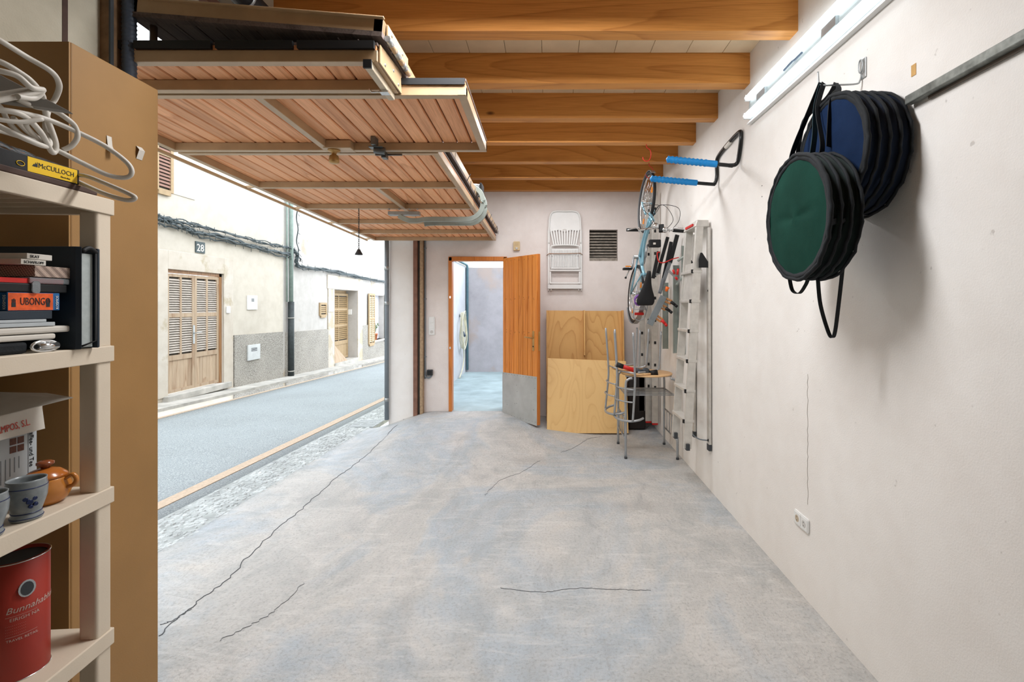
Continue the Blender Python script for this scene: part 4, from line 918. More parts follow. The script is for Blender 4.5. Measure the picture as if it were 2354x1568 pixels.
p = at(989, 856, YB); MB().box((p.x-.038, YB-.045, p.z-.04), (p.x+.038, YB, p.z+.04)).build('housing', M['dark_grey'], gs, bevel=.006)
MB().box((p.x-.03, YB-.05, p.z-.03), (p.x+.03, YB-.045, p.z+.03)).build('flap', M['black'], gs, bevel=.002)
xc_ = at(978, 700, YB).x
o = MB().tube(curve([(xc_, YB-.013, 2.9), (xc_, YB-.013, 2.0), (xc_, YB-.013, .72), (xc_+.004, YB-.013, .645), (xc_+.04, YB-.013, .615), (xc_+.075, YB-.013, .63), (xc_+.09, YB-.013, .66)], 6), .0115, 10).build('conduit', M['conduit']); tag(o, 'thin grey conduit bending into the dark socket on the back wall', 'conduit')
for z in (.9, 1.7, 2.4): MB().box((xc_-.016, YB-.027, z), (xc_+.016, YB, z+.015)).build('clip', M['conduit'], o)
al = thing('alarm_sounder', 'small beige alarm box on the wall over the doorway', 'alarm', tuple(at(1188, 566, YB)))
p = at(1188, 566, YB); MB().prism([(p.x+a_, YB-.035, p.z+b_) for a_, b_ in rrect(.09, .125, .012)], (0, .035, 0)).build('housing', M['beige'], al, bevel=.004)
for i in range(4): MB().box((p.x-.027, YB-.038, p.z+.008+i*.012), (p.x+.027, YB-.035, p.z+.013+i*.012)).build('rib', M['beige'], al)
MB().lathe([(.018, 0), (.015, .006), (0, .008)], (p.x, YB-.035, p.z-.035), (0, -1, 0), 18).build('button', M['grey_plastic'], al)
# folded white plastic chair on the wall
fc_ = thing('folding_chair', 'white plastic folding chair hung flat on the back wall', 'chair', tuple(at(1298, 668, YB)))
YC = YB-.03
def cp_(px, py, d=0): q = at(px, py, YC); return Vector((q.x, YC-d, q.z))
out = [(1259, 560), (1259, 528), (1266, 492), (1272, 486), (1298, 484), (1326, 486), (1332, 492), (1337, 525), (1338, 560)]
head = [cp_(*q) for q in out[:-1]]+[cp_(1337, 540)]
MB().prism([cp_(1260, 526), cp_(1265, 494), cp_(1272, 485), cp_(1325, 485), cp_(1332, 494), cp_(1337, 526), cp_(1330, 531), cp_(1312, 529), cp_(1298, 533), cp_(1284, 529), cp_(1268, 532)], (0, .022, 0)).build('headrest', M['white_plastic'], fc_, bevel=.006)
MB().tube(curve([cp_(1262, 560, .01), cp_(1262, 525, .01), cp_(1268, 490, .01), cp_(1298, 486, .01), cp_(1329, 490, .01), cp_(1335, 525, .01), cp_(1335, 560, .01)], 6), .012, 10).build('back_rim', M['white_plastic'], fc_)
for i in range(11):
    x0 = 1266+i*6.4; x1 = 1274+i*4.9; mb = MB(); mb.beam(cp_(x0, 529, 0), cp_(x1, 566, 0), .022, .012, (0, 1, 0)); mb.build('back_slat', M['white_plastic'], fc_, bevel=.002)
for a_, b_ in ((1261, 1337),): pass
for x_ in (1261.5, 1335.5): MB().beam(cp_(x_, 530, .004), cp_(x_, 662, .004), .03, .022, (0, 1, 0)).build('side_rail', M['white_plastic'], fc_, bevel=.004)
mb = MB(); mb.tube(curve([cp_(1266, 620, .03), cp_(1266, 575, .03), cp_(1270, 566, .03), cp_(1298, 564, .03), cp_(1328, 566, .03), cp_(1332, 575, .03), cp_(1332, 620, .03)], 5), .010, 8); mb.build('seat_frame', M['white_plastic'], fc_)
MB().prism([cp_(1268, 618, .012), cp_(1268, 572, .012), cp_(1330, 572, .012), cp_(1330, 618, .012)], (0, .012, 0)).build('seat', M['white_plastic'], fc_)
for i in range(15):
    x_ = 1273+i*3.7; MB().beam(cp_(x_, 574, .028), cp_(x_, 614, .028), .012, .008, (0, 1, 0)).build('seat_slat', M['white_plastic'], fc_)
mb = MB()
for y_, d in ((617, .02), (622, .03), (651, .02)): mb.beam(cp_(1264, y_, d), cp_(1334, y_, d), .02, .02 if y_ < 650 else .03, (0, 1, 0))
for x_ in (1265, 1332): mb.beam(cp_(x_, 618, .02), cp_(x_, 651, .02), .022, .02, (0, 1, 0))
mb.build('leg_frame', M['white_plastic'], fc_, bevel=.003)
MB().box(cp_(1259, 664, .03), cp_(1338, 655, -.01)).build('foot_bar', M['white_plastic'], fc_, bevel=.003)
for x_ in (1261, 1267, 1330, 1336): MB().box(cp_(x_-1.3, 668, .02), cp_(x_+1.3, 652, .0)).build('leg', M['grey_plastic'], fc_)
MB().tube([cp_(1257, 587, .0), cp_(1262, 584, .045), cp_(1298, 584, .048), cp_(1334, 583, .045), cp_(1339, 586, .0)], .005, 8).build('tie_cord', plain('brown_cord', '#9b7354', .8), fc_)
q = cp_(1298, 529, .0); MB().lathe([(.03, 0), (.03, .001)], q-Vector((0, .001, 0)), (0, -1, 0), 20, .45).build('back_badge', M['grey_plastic'], fc_)

# ------------------------------------------------------------------ plywood
pb = thing('plywood_unit', 'tall plywood panel box with a middle divider leaning on the back wall', 'plywood', (.5, 6.45, 0))
def lean(px, py, yb, yt, zb_, zt): pass
x0, x1 = at(1256, 900, 6.45).x, at(1434, 900, 6.45).x
def Lp(x, z, d=0): return Vector((x, 6.42+.13*z/1.55-d, z))
MB().hexa([Lp(x0, .02), Lp(x1, .02), Lp(x1, .02, -.015), Lp(x0, .02, -.015), Lp(x0, 1.548), Lp(x1, 1.54), Lp(x1, 1.54, -.015), Lp(x0, 1.548, -.015)]).build('panel', M['ply'], pb)
for xx, z_ in ((x0, .02), ((x0+x1)/2-.02, .95), (x1-.02, .02)):
    MB().hexa([Lp(xx, z_, .11 if xx != x0 else .06), Lp(xx+.02, z_, .11 if xx != x0 else .06), Lp(xx+.02, z_), Lp(xx, z_), Lp(xx, 1.55, .1 if xx != x0 else .05), Lp(xx+.02, 1.55, .1 if xx != x0 else .05), Lp(xx+.02, 1.55), Lp(xx, 1.55)]).build('divider', M['ply'], pb, bevel=.002)
a, b, c, d = at(1257, 992, 5.98), at(1445, 999, 5.98), at(1439, 831, 6.22), at(1259, 824, 6.22)
a.z = b.z = .02
o = MB().prism([a, b, c, d], (0, .018, .002)).build('plywood_sheet', M['ply_light'], bevel=.002); tag(o, 'pale square plywood sheet leaning in front of the plywood box', 'plywood')
o = MB().box((1.05, 6.2, .01), (1.28, 6.5, .72)).build('storage_box', plain('dark_bin', '#2b2624', .8), bevel=.02); tag(o, 'dark box standing in the corner behind the metal table', 'box')
MB().box((1.04, 6.19, .72), (1.29, 6.51, .75)).build('lid', M['dark_grey'], o, bevel=.008)

# ------------------------------------------------------------------ bistro table and chairs
TZ = .86; TC = Vector((1.10, 5.31, 0))
tb = thing('bistro_table', 'small round plywood table on silver tube legs by the ladders', 'table', tuple(TC))
MB().lathe([(0, TZ), (.275, TZ), (.28, TZ+.003), (.28, TZ+.014), (.275, TZ+.017), (0, TZ+.017)], TC, (0, 0, 1), 48).build('tabletop', M['round_ply'], tb)
lg = [(.83, 5.06), (.83, 5.6), (1.37, 5.03), (1.36, 5.57)]
for x_, y_ in lg:
    ix = x_+.07*(1 if x_ < 1.1 else -1)
    MB().tube(curve([(x_, y_, .012), (x_, y_, .4), (x_, y_, .77), (x_+(ix-x_)*.35, y_, .835), (ix, y_, .850)], 6), .0135, 12).build('leg', M['silver'], tb)
    MB().lathe([(.016, 0), (.016, .02)], (x_, y_, 0), (0, 0, 1), 12).build('foot_cap', M['dark_grey'], tb)
for x_, (ya, yb_) in ((.83, (5.06, 5.6)), (1.365, (5.03, 5.57))):
    mb = MB(); mb.tube([(x_, ya, .42), (x_, yb_, .42)], .008, 8); mb.tube([(x_, ya, .2), (x_, yb_, .2)], .008, 8)
    for k in range(1, 5): yy = ya+(yb_-ya)*k/5; mb.tube([(x_, yy, .2), (x_, yy, .42)], .005, 6)
    mb.build('side_rail', M['silver'], tb)
mb = MB()
for x_ in (.84, 1.36): mb.tube([(x_, 5.06, .66), (x_, 5.57, .66)], .006, 8)
mb.tube([(.84, 5.55, .66), (1.36, 5.55, .66)], .006, 8)
mb.build('shelf_frame', M['silver'], tb)
for k in range(8): yy = 5.10+k*.058; MB().tube([(.84, yy, .66), (1.36, yy, .66)], .0035, 6).build('shelf_wire', M['silver'], tb)
for i in range(1):
    MB().tube([(.85, 5.2, .851), (1.35, 5.2, .851)], .009, 8).build('top_brace', M['silver'], tb)
def steel_chair(loc, rz, label):
    # upright design, turned upside down by the root
    t_ = thing('steel_chair', label, 'chair', loc, rot=(math.pi, 0, rz), group='upturned chairs on the round table')
    MB().lathe([(0, .440), (.165, .440), (.172, .444), (.172, .454), (.165, .46), (0, .46)], (0, 0, 0), (0, 0, 1), 40).build('seat', M['round_ply'], t_, local=True)
    for sx_ in (-1, 1):
        # front leg bends under the seat; rear leg runs on into the back post
        MB().tube(curve([(sx_*.165, .19, .0), (sx_*.155, .17, .36), (sx_*.145, .15, .415), (sx_*.12, .09, .43), (sx_*.12, -.1, .43)], 6), .0115, 10).build('leg', M['silver'], t_, local=True)
        MB().tube(curve([(sx_*.15, -.2, .0), (sx_*.145, -.17, .44), (sx_*.145, -.175, .62), (sx_*.15, -.205, .93)], 6), .0115, 10).build('back_post', M['silver'], t_, local=True)
    for z_, o_ in ((.60, .035), (.73, .05)):
        MB().tube([(.145*math.sin(q*.3927), -.178-.06*(z_-.5)-o_*math.cos(q*.3927), z_) for q in range(-4, 5)], .008, 8).build('back_hoop', M['silver'], t_, local=True)
    MB().tube(curve([(-.185, -.09, .90), (-.18, -.15, .915), (-.12, -.215, .93), (0, -.24, .935), (.12, -.215, .93), (.18, -.15, .915), (.185, -.09, .90)], 5), .0125, 10).build('top_rail', M['silver'], t_, local=True)
    MB().tube([(-.145, -.17, .43), (.145, -.17, .43)], .008, 8).build('cross_bar', M['silver'], t_, local=True)
    return t_
# back direction local -y -> world; after Rx(pi): -y -> +y, then Rz
steel_chair((.985, 5.22, TZ+.017+.4605), R(62+60), 'front upturned silver chair whose hooped back hangs lowest')
steel_chair((.90, 5.40, TZ+.017+.4605+.022), R(62+40), 'rear upturned silver chair with its back against the plywood side')
ag = thing('power_tool', 'red and black angle grinder lying on the round table', 'tool', tuple(at(1450, 852, 5.15)))
def G(px, py, Y=5.13): return at(px, py, Y)
z_off = .0
MB().tube([G(1418, 838), G(1432, 843)], [.028, .026], 14).build('battery', M['black'], ag, label='black end cap')
MB().tube([G(1430, 842), G(1447, 848), G(1462, 852)], [.024, .022, .026], 14).build('body', M['red'], ag)
MB().tube([G(1460, 852), G(1478, 857)], [.03, .032], 14).build('gear_head', M['dark_grey'], ag)
MB().lathe([(.045, 0), (.05, .004), (.05, .01), (.02, .02)], G(1484, 856), (.2, -.9, .3), 20).build('guard', M['dark_grey'], ag)
MB().tube([G(1494, 859), G(1511, 857)], [.032, .036], 14).build('side_grip', M['black'], ag)

# ------------------------------------------------------------------ ladders and profiles by the right wall
XW = XR-.012
def rung_ladder(name, label, xs, y, z0, z1, m):
    pass
sl = thing('step_ladder', 'aluminium folding step ladder hung on the right wall, standing open at the foot', 'ladder', (1.3, 4.3, .36))
top = Vector((1.375, 4.36, 2.33))
zb_ = .37
A1_, B1_ = Vector((1.22, 4.56, zb_)), Vector((1.225, 4.19, zb_))
At, Bt = Vector((1.335, 4.50, 2.33)), Vector((1.335, 4.20, 2.33))
for a, b in ((A1_, At), (B1_, Bt)):
    MB().beam(a, b, .03, .07, (1, 0, 0)).build('front_rail', M['alu'], sl, bevel=.004)
    MB().beam(a+Vector((0, 0, -.012)), a+Vector((0, 0, .045)), .07, .032, (1, 0, 0)).build('foot_cap', M['dark_grey'], sl, bevel=.004)
for yy in (4.17, 4.60):
    MB().beam((1.412, yy, zb_), (1.405, yy+.0, 2.30), .055, .022, (1, 0, 0)).build('rear_rail', M['alu'], sl, bevel=.003)
    MB().beam((1.412, yy, zb_-.012), (1.412, yy, zb_+.045), .058, .026, (1, 0, 0)).build('foot_cap', M['dark_grey'], sl, bevel=.003)
for k in range(6):
    f_ = (.24+k*.262)/1.96; a = A1_.lerp(At, f_); b = B1_.lerp(Bt, f_)
    o = MB().beam(a+Vector((.0, .02, 0)), b-Vector((-.0, .02, 0)), .085, .024, (0, 0, 1)).build('step', M['alu'], sl, bevel=.003)
    MB().box((a.x-.05, b.y-.02, b.z-.016), (a.x-.035, b.y+.0, b.z+.016)).build('step_bracket', M['black'], sl)
MB().prism([(1.29, 4.18, 2.31), (1.31, 4.18, 2.37), (1.41, 4.18, 2.37), (1.42, 4.18, 2.31)], (0, .36, 0)).build('top_cap', M['alu'], sl, bevel=.006)
MB().box((1.286, 4.24, 2.325), (1.296, 4.46, 2.345)).build('red_mark', M['red'], sl)
for yy, xx in ((4.165, 1.315), (4.54, 1.315)):
    MB().prism([(xx, yy-.004, 2.02), (xx+.015, yy-.004, 2.08), (xx+.03, yy-.004, 2.08), (xx+.095, yy-.004, 1.98), (xx+.09, yy-.004, 1.95), (xx+.0, yy-.004, 1.95)], (0, -.012, 0)).build('hinge_plate', M['black'], sl, bevel=.003)
MB().prism([(1.27, 4.21, 1.66), (1.30, 4.21, 2.0), (1.31, 4.21, 2.0), (1.30, 4.21, 1.66)], (0, .30, 0)).build('platform', M['alu'], sl)
MB().tube(curve([(1.23, 4.2, .62), (1.27, 4.2, .50), (1.33, 4.2, .45), (1.40, 4.19, .44)]), .006, 6).build('strap', M['conduit'], sl)
for zz in (1.75, .45): MB().lathe([(.014, 0), (.012, .006)], (1.405, 4.158, zz), (0, -1, 0), 14).build('rivet', M['black'], sl)

# extension ladder sections upright in the corner
el = thing('extension_ladder', 'long aluminium extension ladder with square rung holes in the corner', 'ladder', (1.25, 5.95, .1))
for k, (px, Y, z0, z1) in enumerate(((1476, 6.2, .25, 2.75), (1491, 6.1, .14, 3.05), (1506, 6.0, .14, 3.05))):
    x = (px-VX)/F*Y
    MB().box((x-.038, Y, z0), (x+.038, Y+.025, z1)).build('rail', M['alu'], el, bevel=.003)
    mb = MB(); zz = z0+.45
    while zz < z1-.1: mb.box((x-.013, Y-.0015, zz-.018), (x+.013, Y+.001, zz+.018)); zz += .28
    mb.build('rung_ends', M['black'], el, kind='stuff')
    if k: box('red_foot', (x-.034, Y-.003, z0-.02), (x+.034, Y+.03, z0), M['red'], el)
# zinc U profiles leaning on the wall
def uprofile(px, Y, py0, py1, wid, label, dx=0.0):
    a, b = at(px, py1, Y), at(px+dx, py0, Y); o = MB()
    o.beam(a, b, wid, .004, (0, 1, 0)); s_ = wid/2
    o.beam(a+Vector((s_, -.012, 0)), b+Vector((s_, -.012, 0)), .004, .024, (0, 1, 0)); o.beam(a+Vector((-s_, -.012, 0)), b+Vector((-s_, -.012, 0)), .004, .024, (0, 1, 0))
    ob = o.build('metal_profile', M['alu_green']); tag(ob, label, 'profile', 'zinc profiles on the right wall'); return ob
uprofile(1575, 4.95, 565, 815, .075, 'widest grey green zinc profile hanging beside the step ladder')
uprofile(1553, 5.2, 610, 812, .055, 'zinc profile hanging behind the wooden clamps')
uprofile(1529, 5.5, 650, 802, .06, 'zinc profile hanging left of the clamps above the table')
uprofile(1591, 4.9, 560, 760, .03, 'narrow zinc strip directly behind the ladder rail')
mb = MB(); 
o = MB().tube([at(1558, 600, 4.9), at(1597, 572, 4.9)], .012, 8).build('shelf_bracket', M['alu_green']); tag(o, 'upper slanted wall bracket across the zinc profiles', 'bracket')
o = MB().tube([at(1555, 655, 4.9), at(1597, 600, 4.9)], .012, 8).build('shelf_bracket', M['alu_green']); tag(o, 'lower slanted wall bracket across the zinc profiles', 'bracket')
pl = thing('pliers', 'pliers with red grips hanging on the zinc profiles', 'tool', tuple(at(1552, 630, 4.85)))
MB().beam(at(1537, 622, 4.85), at(1563, 648, 4.85), .022, .012, (0, 1, 0)).build('jaw', M['galv'], pl)
for a, b in (((1547, 620), (1551, 630)), ((1559, 618), (1557, 632)), ((1553, 637), (1557, 643))): MB().tube([at(*a, 4.83), at(*b, 4.83)], .012, 8).build('grip', M['red'], pl)
# black strut tool (folded roof bars)
rb = thing('folding_stand', 'folded black and grey metal stand hanging behind the bike saddle', 'stand', tuple(at(1530, 640, 5.0)))
for k, (a, b, w_, m_) in enumerate((((1535, 545), (1512, 628), .034, 'black'), ((1543, 556), (1520, 665), .034, 'black'), ((1557, 540), (1540, 605), .042, 'black'), ((1514, 578), (1501, 640), .036, 'black'),
                           ((1540, 603), (1516, 675), .036, 'dark'), ((1524, 640), (1517, 672), .028, 'dark'))):
    MB().beam(at(*a, 5.05-.01*k), at(*b, 5.05-.01*k), w_, .02, (0, 1, 0)).build('strut', M['black'] if m_ == 'black' else plain('grey_strut', '#7b8084', .5, .3), rb, bevel=.003)
MB().prism([at(1501, 618, 5.12), at(1521, 610, 5.12), at(1519, 630, 5.12), at(1498, 637, 5.12)], (0, .02, 0)).build('plate', M['sheet'], rb)
MB().prism([at(x_, y_, 5.0) for x_, y_ in ((1519, 678), (1533, 684), (1500, 750), (1487, 743))], (0, .015, 0)).build('lower_panel', plain('grey_panel', '#7d8487', .5, .2), rb, bevel=.002)
MB().box(at(1493, 568, 5.0), at(1517, 552, 5.06)).build('square_pad', M['black'], rb, bevel=.01)
MB().box(at(1502, 562, 4.99), at(1507, 558, 5.0)).build('pad_hole', M['card_white'], rb)
mb = MB().tube(curve([at(1517, 580, 4.96), at(1511, 582, 4.96), at(1514, 600, 4.96), at(1525, 604, 4.96), at(1545, 596, 4.95), at(1560, 592, 4.9)]), .006, 6).build('red_cord', M['red'], rb)
# clamps with wooden jaws
def clamp(px, py, label, red=False, ang=-25):
    Y = 5.02; c = at(px-3, py, Y); t_ = thing('hand_clamp', label, 'clamp', tuple(c)); ca, sa = math.cos(R(ang)), math.sin(R(ang))
    def T(u, v, w_=0): return c+Vector((u*ca-v*sa, w_, u*sa+v*ca))
    for k in (-1, 1): MB().hexa([T(-.045, k*.016-.011, 0), T(.035, k*.016-.011, 0), T(.035, k*.016-.011, .03), T(-.045, k*.016-.011, .03), T(-.045, k*.016+.009, 0), T(.035, k*.016+.009, 0), T(.035, k*.016+.009, .03), T(-.045, k*.016+.009, .03)]).build('jaw', plain('jaw_wood', '#c98f5a', .6), t_, bevel=.002)
    MB().tube([T(.02, 0, -.02), T(.075, -.012, -.03)], [.018, .014], 12).build('grip', M['red'] if red else M['black'], t_)
    MB().tube([T(.07, -.012, -.03), T(.10, -.02, -.03)], .015, 12).build('screw_head', M['red'] if red else M['black'], t_)
clamp(1540, 692, 'topmost wooden jaw clamp with a black grip'); clamp(1528, 706, 'middle wooden jaw clamp under the topmost clamp'); clamp(1519, 733, 'lowest clamp with bright red grips', True, -35)
o = MB().tube([at(1531, 670, 4.95), at(1535, 660, 4.95)], [.012, .022], 8).build('brush_head', M['orange']); tag(o, 'small orange plastic cone above the clamps', 'tool')

# ------------------------------------------------------------------ hanging bicycle
bk = thing('bicycle', 'light blue bicycle hanging by its front wheel from a red ceiling hook', 'bicycle', (1.09, 5.6, 1.7))
ta = R(12)
def Bk(f, u, s=0.0):   # f forward (up), u bike-up (towards camera), s sideways; front wheel centre at f=1.05,u=0.33
    fx = f-1.05; uu = u-.33
    lean_x = .03*fx
    return Vector((1.125+s+.08*fx-.02*uu, 5.40-math.sin(ta)*fx-math.cos(ta)*uu, CZ+1.15+math.cos(ta)*fx-math.sin(ta)*uu))
def wheel(f, yaw, name):
    c = Bk(f, .33); fd = (Bk(f+1, .33)-c).normalized(); ud_ = (Bk(f, 1.33)-c).normalized(); sd_ = fd.cross(ud_).normalized()
    fd2 = fd; ud2 = (ud_*math.cos(yaw)+sd_*math.sin(yaw)); ax = fd2.cross(ud2).normalized()
    w_ = MB().tube([c+(fd2*math.cos(a_)+ud2*math.sin(a_))*.325 for a_ in [2*math.pi*k/48 for k in range(48)]], .018, 10, closed=True).build(name, M['black'], bk)
    MB().tube([c+(fd2*math.cos(a_)+ud2*math.sin(a_))*.300 for a_ in [2*math.pi*k/48 for k in range(48)]], .010, 8, closed=True).build('rim', M['chrome'], w_)
    mb = MB()
    for k in range(28):
        a_ = 2*math.pi*k/28; mb.tube([c+ax*(.03 if k % 2 else -.03), c+(fd2*math.cos(a_)+ud2*math.sin(a_))*.297], .0012, 4)
    mb.build('spokes', M['chrome'], w_, kind='stuff')
    MB().tube([c-ax*.05, c+ax*.05], .02, 12).build('hub', M['chrome'], w_)
    for k in (.9, 3.4): q = c+(fd2*math.cos(k)+ud2*math.sin(k))*.22; MB().beam(q-fd2*.03, q+fd2*.03, .03, .012, ax).build('reflector', M['amber'], w_)
    mb = MB(); mb.ribbon([c+(fd2*math.cos(a_)+ud2*math.sin(a_))*.35 for a_ in ([R(115-(170*k/16)-90) for k in range(17)] if f > .5 else [R(60+170*k/16) for k in range(17)])], .05, .004, ax)
    mb.build('mudguard', M['silver'], bk)
    return c, ax
wheel(1.05, R(2), 'front_wheel'); wheel(0, R(4), 'rear_wheel')
def bt(name, pts, r, m, n=10): return MB().tube(curve([Bk(*p) for p in pts], 5) if len(pts) > 2 else [Bk(*p) for p in pts], r, n).build(name, m, bk)
bt('down_tube', [(.88, .62), (.66, .42), (.43, .29)], .021, M['bike_blue']); bt('top_tube', [(.86, .70), (.6, .48), (.36, .50)], .017, M['bike_blue'])
bt('seat_tube', [(.43, .29), (.27, .70)], .018, M['bike_blue']); bt('seat_post', [(.27, .70), (.2, .88)], .0135, M['chrome'])
for s_ in (-1, 1):
    bt('chain_stay', [(.43, .28, s_*.02), (.0, .33, s_*.06)], .010, M['bike_blue']); bt('seat_stay', [(.29, .66, s_*.02), (.0, .33, s_*.062)], .009, M['bike_blue'])
    bt('fork_blade', [(.93, .60, s_*.05), (1.0, .42, s_*.055), (1.05, .33, s_*.055)], .011, M['bike_blue'])
    bt('rack_stay', [(.0, .34, s_*.07), (-.12, .68, s_*.07)], .006, M['silver'])
bt('head_tube', [(.93, .60), (.86, .78)], .022, M['bike_blue']); bt('stem', [(.86, .78), (.82, .93), (.80, .955)], .014, M['chrome'])
bt('handlebar', [(.78, .96, -.27), (.78, .97, -.15), (.80, .955, 0), (.78, .97, .15), (.77, .96, .27)], .0115, M['chrome'])
bt('grip', [(.78, .96, -.29), (.78, .967, -.17)], .017, M['black']); bt('grip', [(.765, .96, .30), (.775, .967, .18)], .017, M['black'])
bt('brake_lever', [(.76, .97, -.16), (.80, 1.0, -.2), (.78, 1.03, -.29)], .005, M['chrome']); bt('brake_lever', [(.76, .97, .14), (.80, 1.0, .18), (.80, 1.03, .27)], .005, M['chrome'])
MB().lathe([(.0, 0), (.026, 0), (.03, .01), (.02, .025), (0, .03)], Bk(.78, .985, .09), (0, -1, 0), 16).build('bell', M['chrome'], bk)
MB().lathe([(0, 0), (.03, 0), (.03, .03), (0, .035)], Bk(.81, .96, .0), (0, -1, .3), 16).build('stem_clamp', M['chrome'], bk)
MB().beam(Bk(.83, .95, .06), Bk(.76, .99, .06), .05, .04).build('shifter', M['black'], bk, bevel=.006)
for k, s_ in enumerate((.16, .10, -.1)):
    P = curve([Bk(.78, .98, s_), Bk(.88, 1.0, s_+.06), Bk(1.0, .92, s_+.05-.05*k), Bk(1.02, .78, .05), Bk(.9, .66, .02)], 6); MB().tube(P, .0028, 6).build('brake_cable', M['black'], bk)
# saddle
sdl = MB(); prof = [(.36, .016, .95), (.32, .026, .955), (.24, .036, .955), (.16, .058, .955), (.09, .092, .96), (.03, .102, .965), (-.01, .085, .955)]
vs = []
for f, hw, u in prof:
    for k in range(9):
        s_ = -hw+2*hw*k/8; vs.append(Bk(f, u-.022*abs(s_/hw)**3, s_))
for f, hw, u in prof:
    for k in range(9): s_ = -hw+2*hw*k/8; vs.append(Bk(f, u-.05+.012*(1-abs(s_/hw)), s_*.92))
n_ = len(prof)*9
fs = [(i*9+k, i*9+k+1, (i+1)*9+k+1, (i+1)*9+k) for i in range(len(prof)-1) for k in range(8)]
fs += [tuple(n_+q for q in f_[::-1]) for f_ in fs]
ring = [k for k in range(9)]+[i*9+8 for i in range(1, len(prof))]+[(len(prof)-1)*9+k for k in range(7, -1, -1)]+[i*9 for i in range(len(prof)-2, 0, -1)]
fs += [(ring[i], ring[(i+1) % len(ring)], ring[(i+1) % len(ring)]+n_, ring[i]+n_) for i in range(len(ring))]
sdl.add(vs, fs, True); o = sdl.build('saddle', M['black'], bk); sbm = o.modifiers.new('s', 'SUBSURF'); sbm.levels = 1; sbm.render_levels = 2
# cranks, pedals, chainring, rack, lock
c = Bk(.43, .285); sx_ = Vector((1, 0, 0))
MB().tube([Bk(.43, .285, -.07), Bk(.43, .285, .07)], .022, 12).build('bottom_bracket', M['galv'], bk)
MB().lathe([(.085, 0), (.085, .004), (.06, .004)], Bk(.43, .285, .05), (1, 0, 0), 28).build('chainring', M['galv'], bk)
bt('crank', [(.43, .285, -.07), (.30, .36, -.085)], .011, M['silver']); bt('crank', [(.43, .285, .07), (.56, .21, .085)], .011, M['silver'])
MB().beam(Bk(.30, .36, -.09), Bk(.30, .36, -.19), .08, .026).build('pedal', M['black'], bk, bevel=.005); MB().beam(Bk(.335, .40, -.11), Bk(.335, .40, -.17), .03, .012).build('pedal_reflector', M['amber'], bk)
MB().beam(Bk(.56, .21, .09), Bk(.56, .21, .18), .08, .026).build('pedal', M['black'], bk, bevel=.005)
bt('kickstand', [(.38, .25, -.06), (.20, .33, -.14)], .007, M['chrome']); bt('kickstand_foot', [(.20, .33, -.14), (.185, .335, -.145)], .012, M['black'])
MB().tube([Bk(f, u, s_) for f, u, s_ in ((.2, .69, -.06), (-.1, .70, -.075), (-.2, .70, -.06), (-.235, .70, 0), (-.2, .70, .06), (-.1, .70, .075), (.2, .69, .06))], .0065, 8).build('rack_frame', M['silver'], bk)
for f in (.1, 0, -.1): bt('rack_bar', [(f, .70, -.07), (f, .70, .07)], .005, M['silver'])
MB().beam(Bk(-.16, .67, -.05), Bk(-.16, .67, .05), .035, .03).build('rear_light', M['red'], bk, bevel=.006)
mb = MB()
for k in range(7):
    r = .05+.006*random.random(); cc = Bk(.0+.02*random.random(), .72+.01*k*.5, -.03)
    e1 = Vector((1, .2*random.random(), .1)).normalized(); e2 = Vector((.1*random.random(), -.3+.4*random.random(), 1)).normalized()
    mb.tube([cc+(e1*math.cos(a_)+e2*math.sin(a_))*r for a_ in [2*math.pi*q/18 for q in range(18)]], .005, 6, closed=True)
o = mb.build('cable_lock', M['violet']); tag(o, 'coiled violet cable lock on the bicycle rack', 'lock')
# ceiling hooks
def chook(x, y, label):
    z = 3.19; o = MB().tube(curve([(x, y, z+.002), (x+.004, y, z-.03), (x+.035, y, z-.055), (x+.045, y, z-.1), (x+.03, y, z-.15), (x, y, z-.165), (x-.028, y, z-.15), (x-.035, y, z-.125)], 6), .004, 8).build('ceiling_hook', M['red']); tag(o, label, 'hook', 'red screw hooks in the beams')
chook(at(1486, 335, 4.66).x, 4.66, 'empty red hook screwed into the nearer beam'); chook(at(1492, 378, 5.28).x, 5.28, 'red hook holding the bicycle front wheel')
# ------------------------------------------------------------------ blue-sleeved wall rack
rk = thing('bike_rack', 'black tube wall rack with two bright blue foam arms', 'rack', (1.4, 3.8, 2.7))
XT = XR-.017
def W(px, py, X=XT): return atx(px, py, X)
n1, n2 = W(1700, 316), W(1655, 360)
P = [Vector((.90, 3.56, 2.71)), Vector((1.35, 3.56, 2.665)), Vector((1.40, 3.55, 2.67)), Vector((XT, 3.53, 2.72)), Vector((XT, 3.49, 2.86)), Vector((XT, 3.55, 2.90)), Vector((XT, 3.93, 2.86)), Vector((XT, 3.99, 2.80)), Vector((XT, 3.99, 2.70)), Vector((1.40, 4.0, 2.645)), Vector((1.35, 4.01, 2.64)), Vector((.88, 4.03, 2.69))]
MB().tube(curve(P[:2]+P[1:11]+P[11:], 7), .0145, 12).build('frame_tube', M['black_gloss'], rk)
def sleeve(a, b):
    n = 40; pts = [a.lerp(b, i/n) for i in range(n+1)]; rs = [.025+.0035*math.sin(i/n*math.pi*2*12) if i < n*.78 else .0245 for i in range(n+1)]; rs[0] = .014
    return MB().tube([a+(a-b).normalized()*.006]+pts, [.004]+rs, 16).build('foam_sleeve', M['blue_foam'], rk)
sleeve(P[0]-Vector((.01, 0, 0)), P[0].lerp(P[1], .80)); sleeve(P[11]-Vector((.01, 0, 0)), P[11].lerp(P[10], .80))
q = (P[5]+P[6])/2; MB().tube([P[5].lerp(P[6], .35), P[5].lerp(P[6], .62)], .0152, 12).build('white_sticker', M['text_white'], rk)
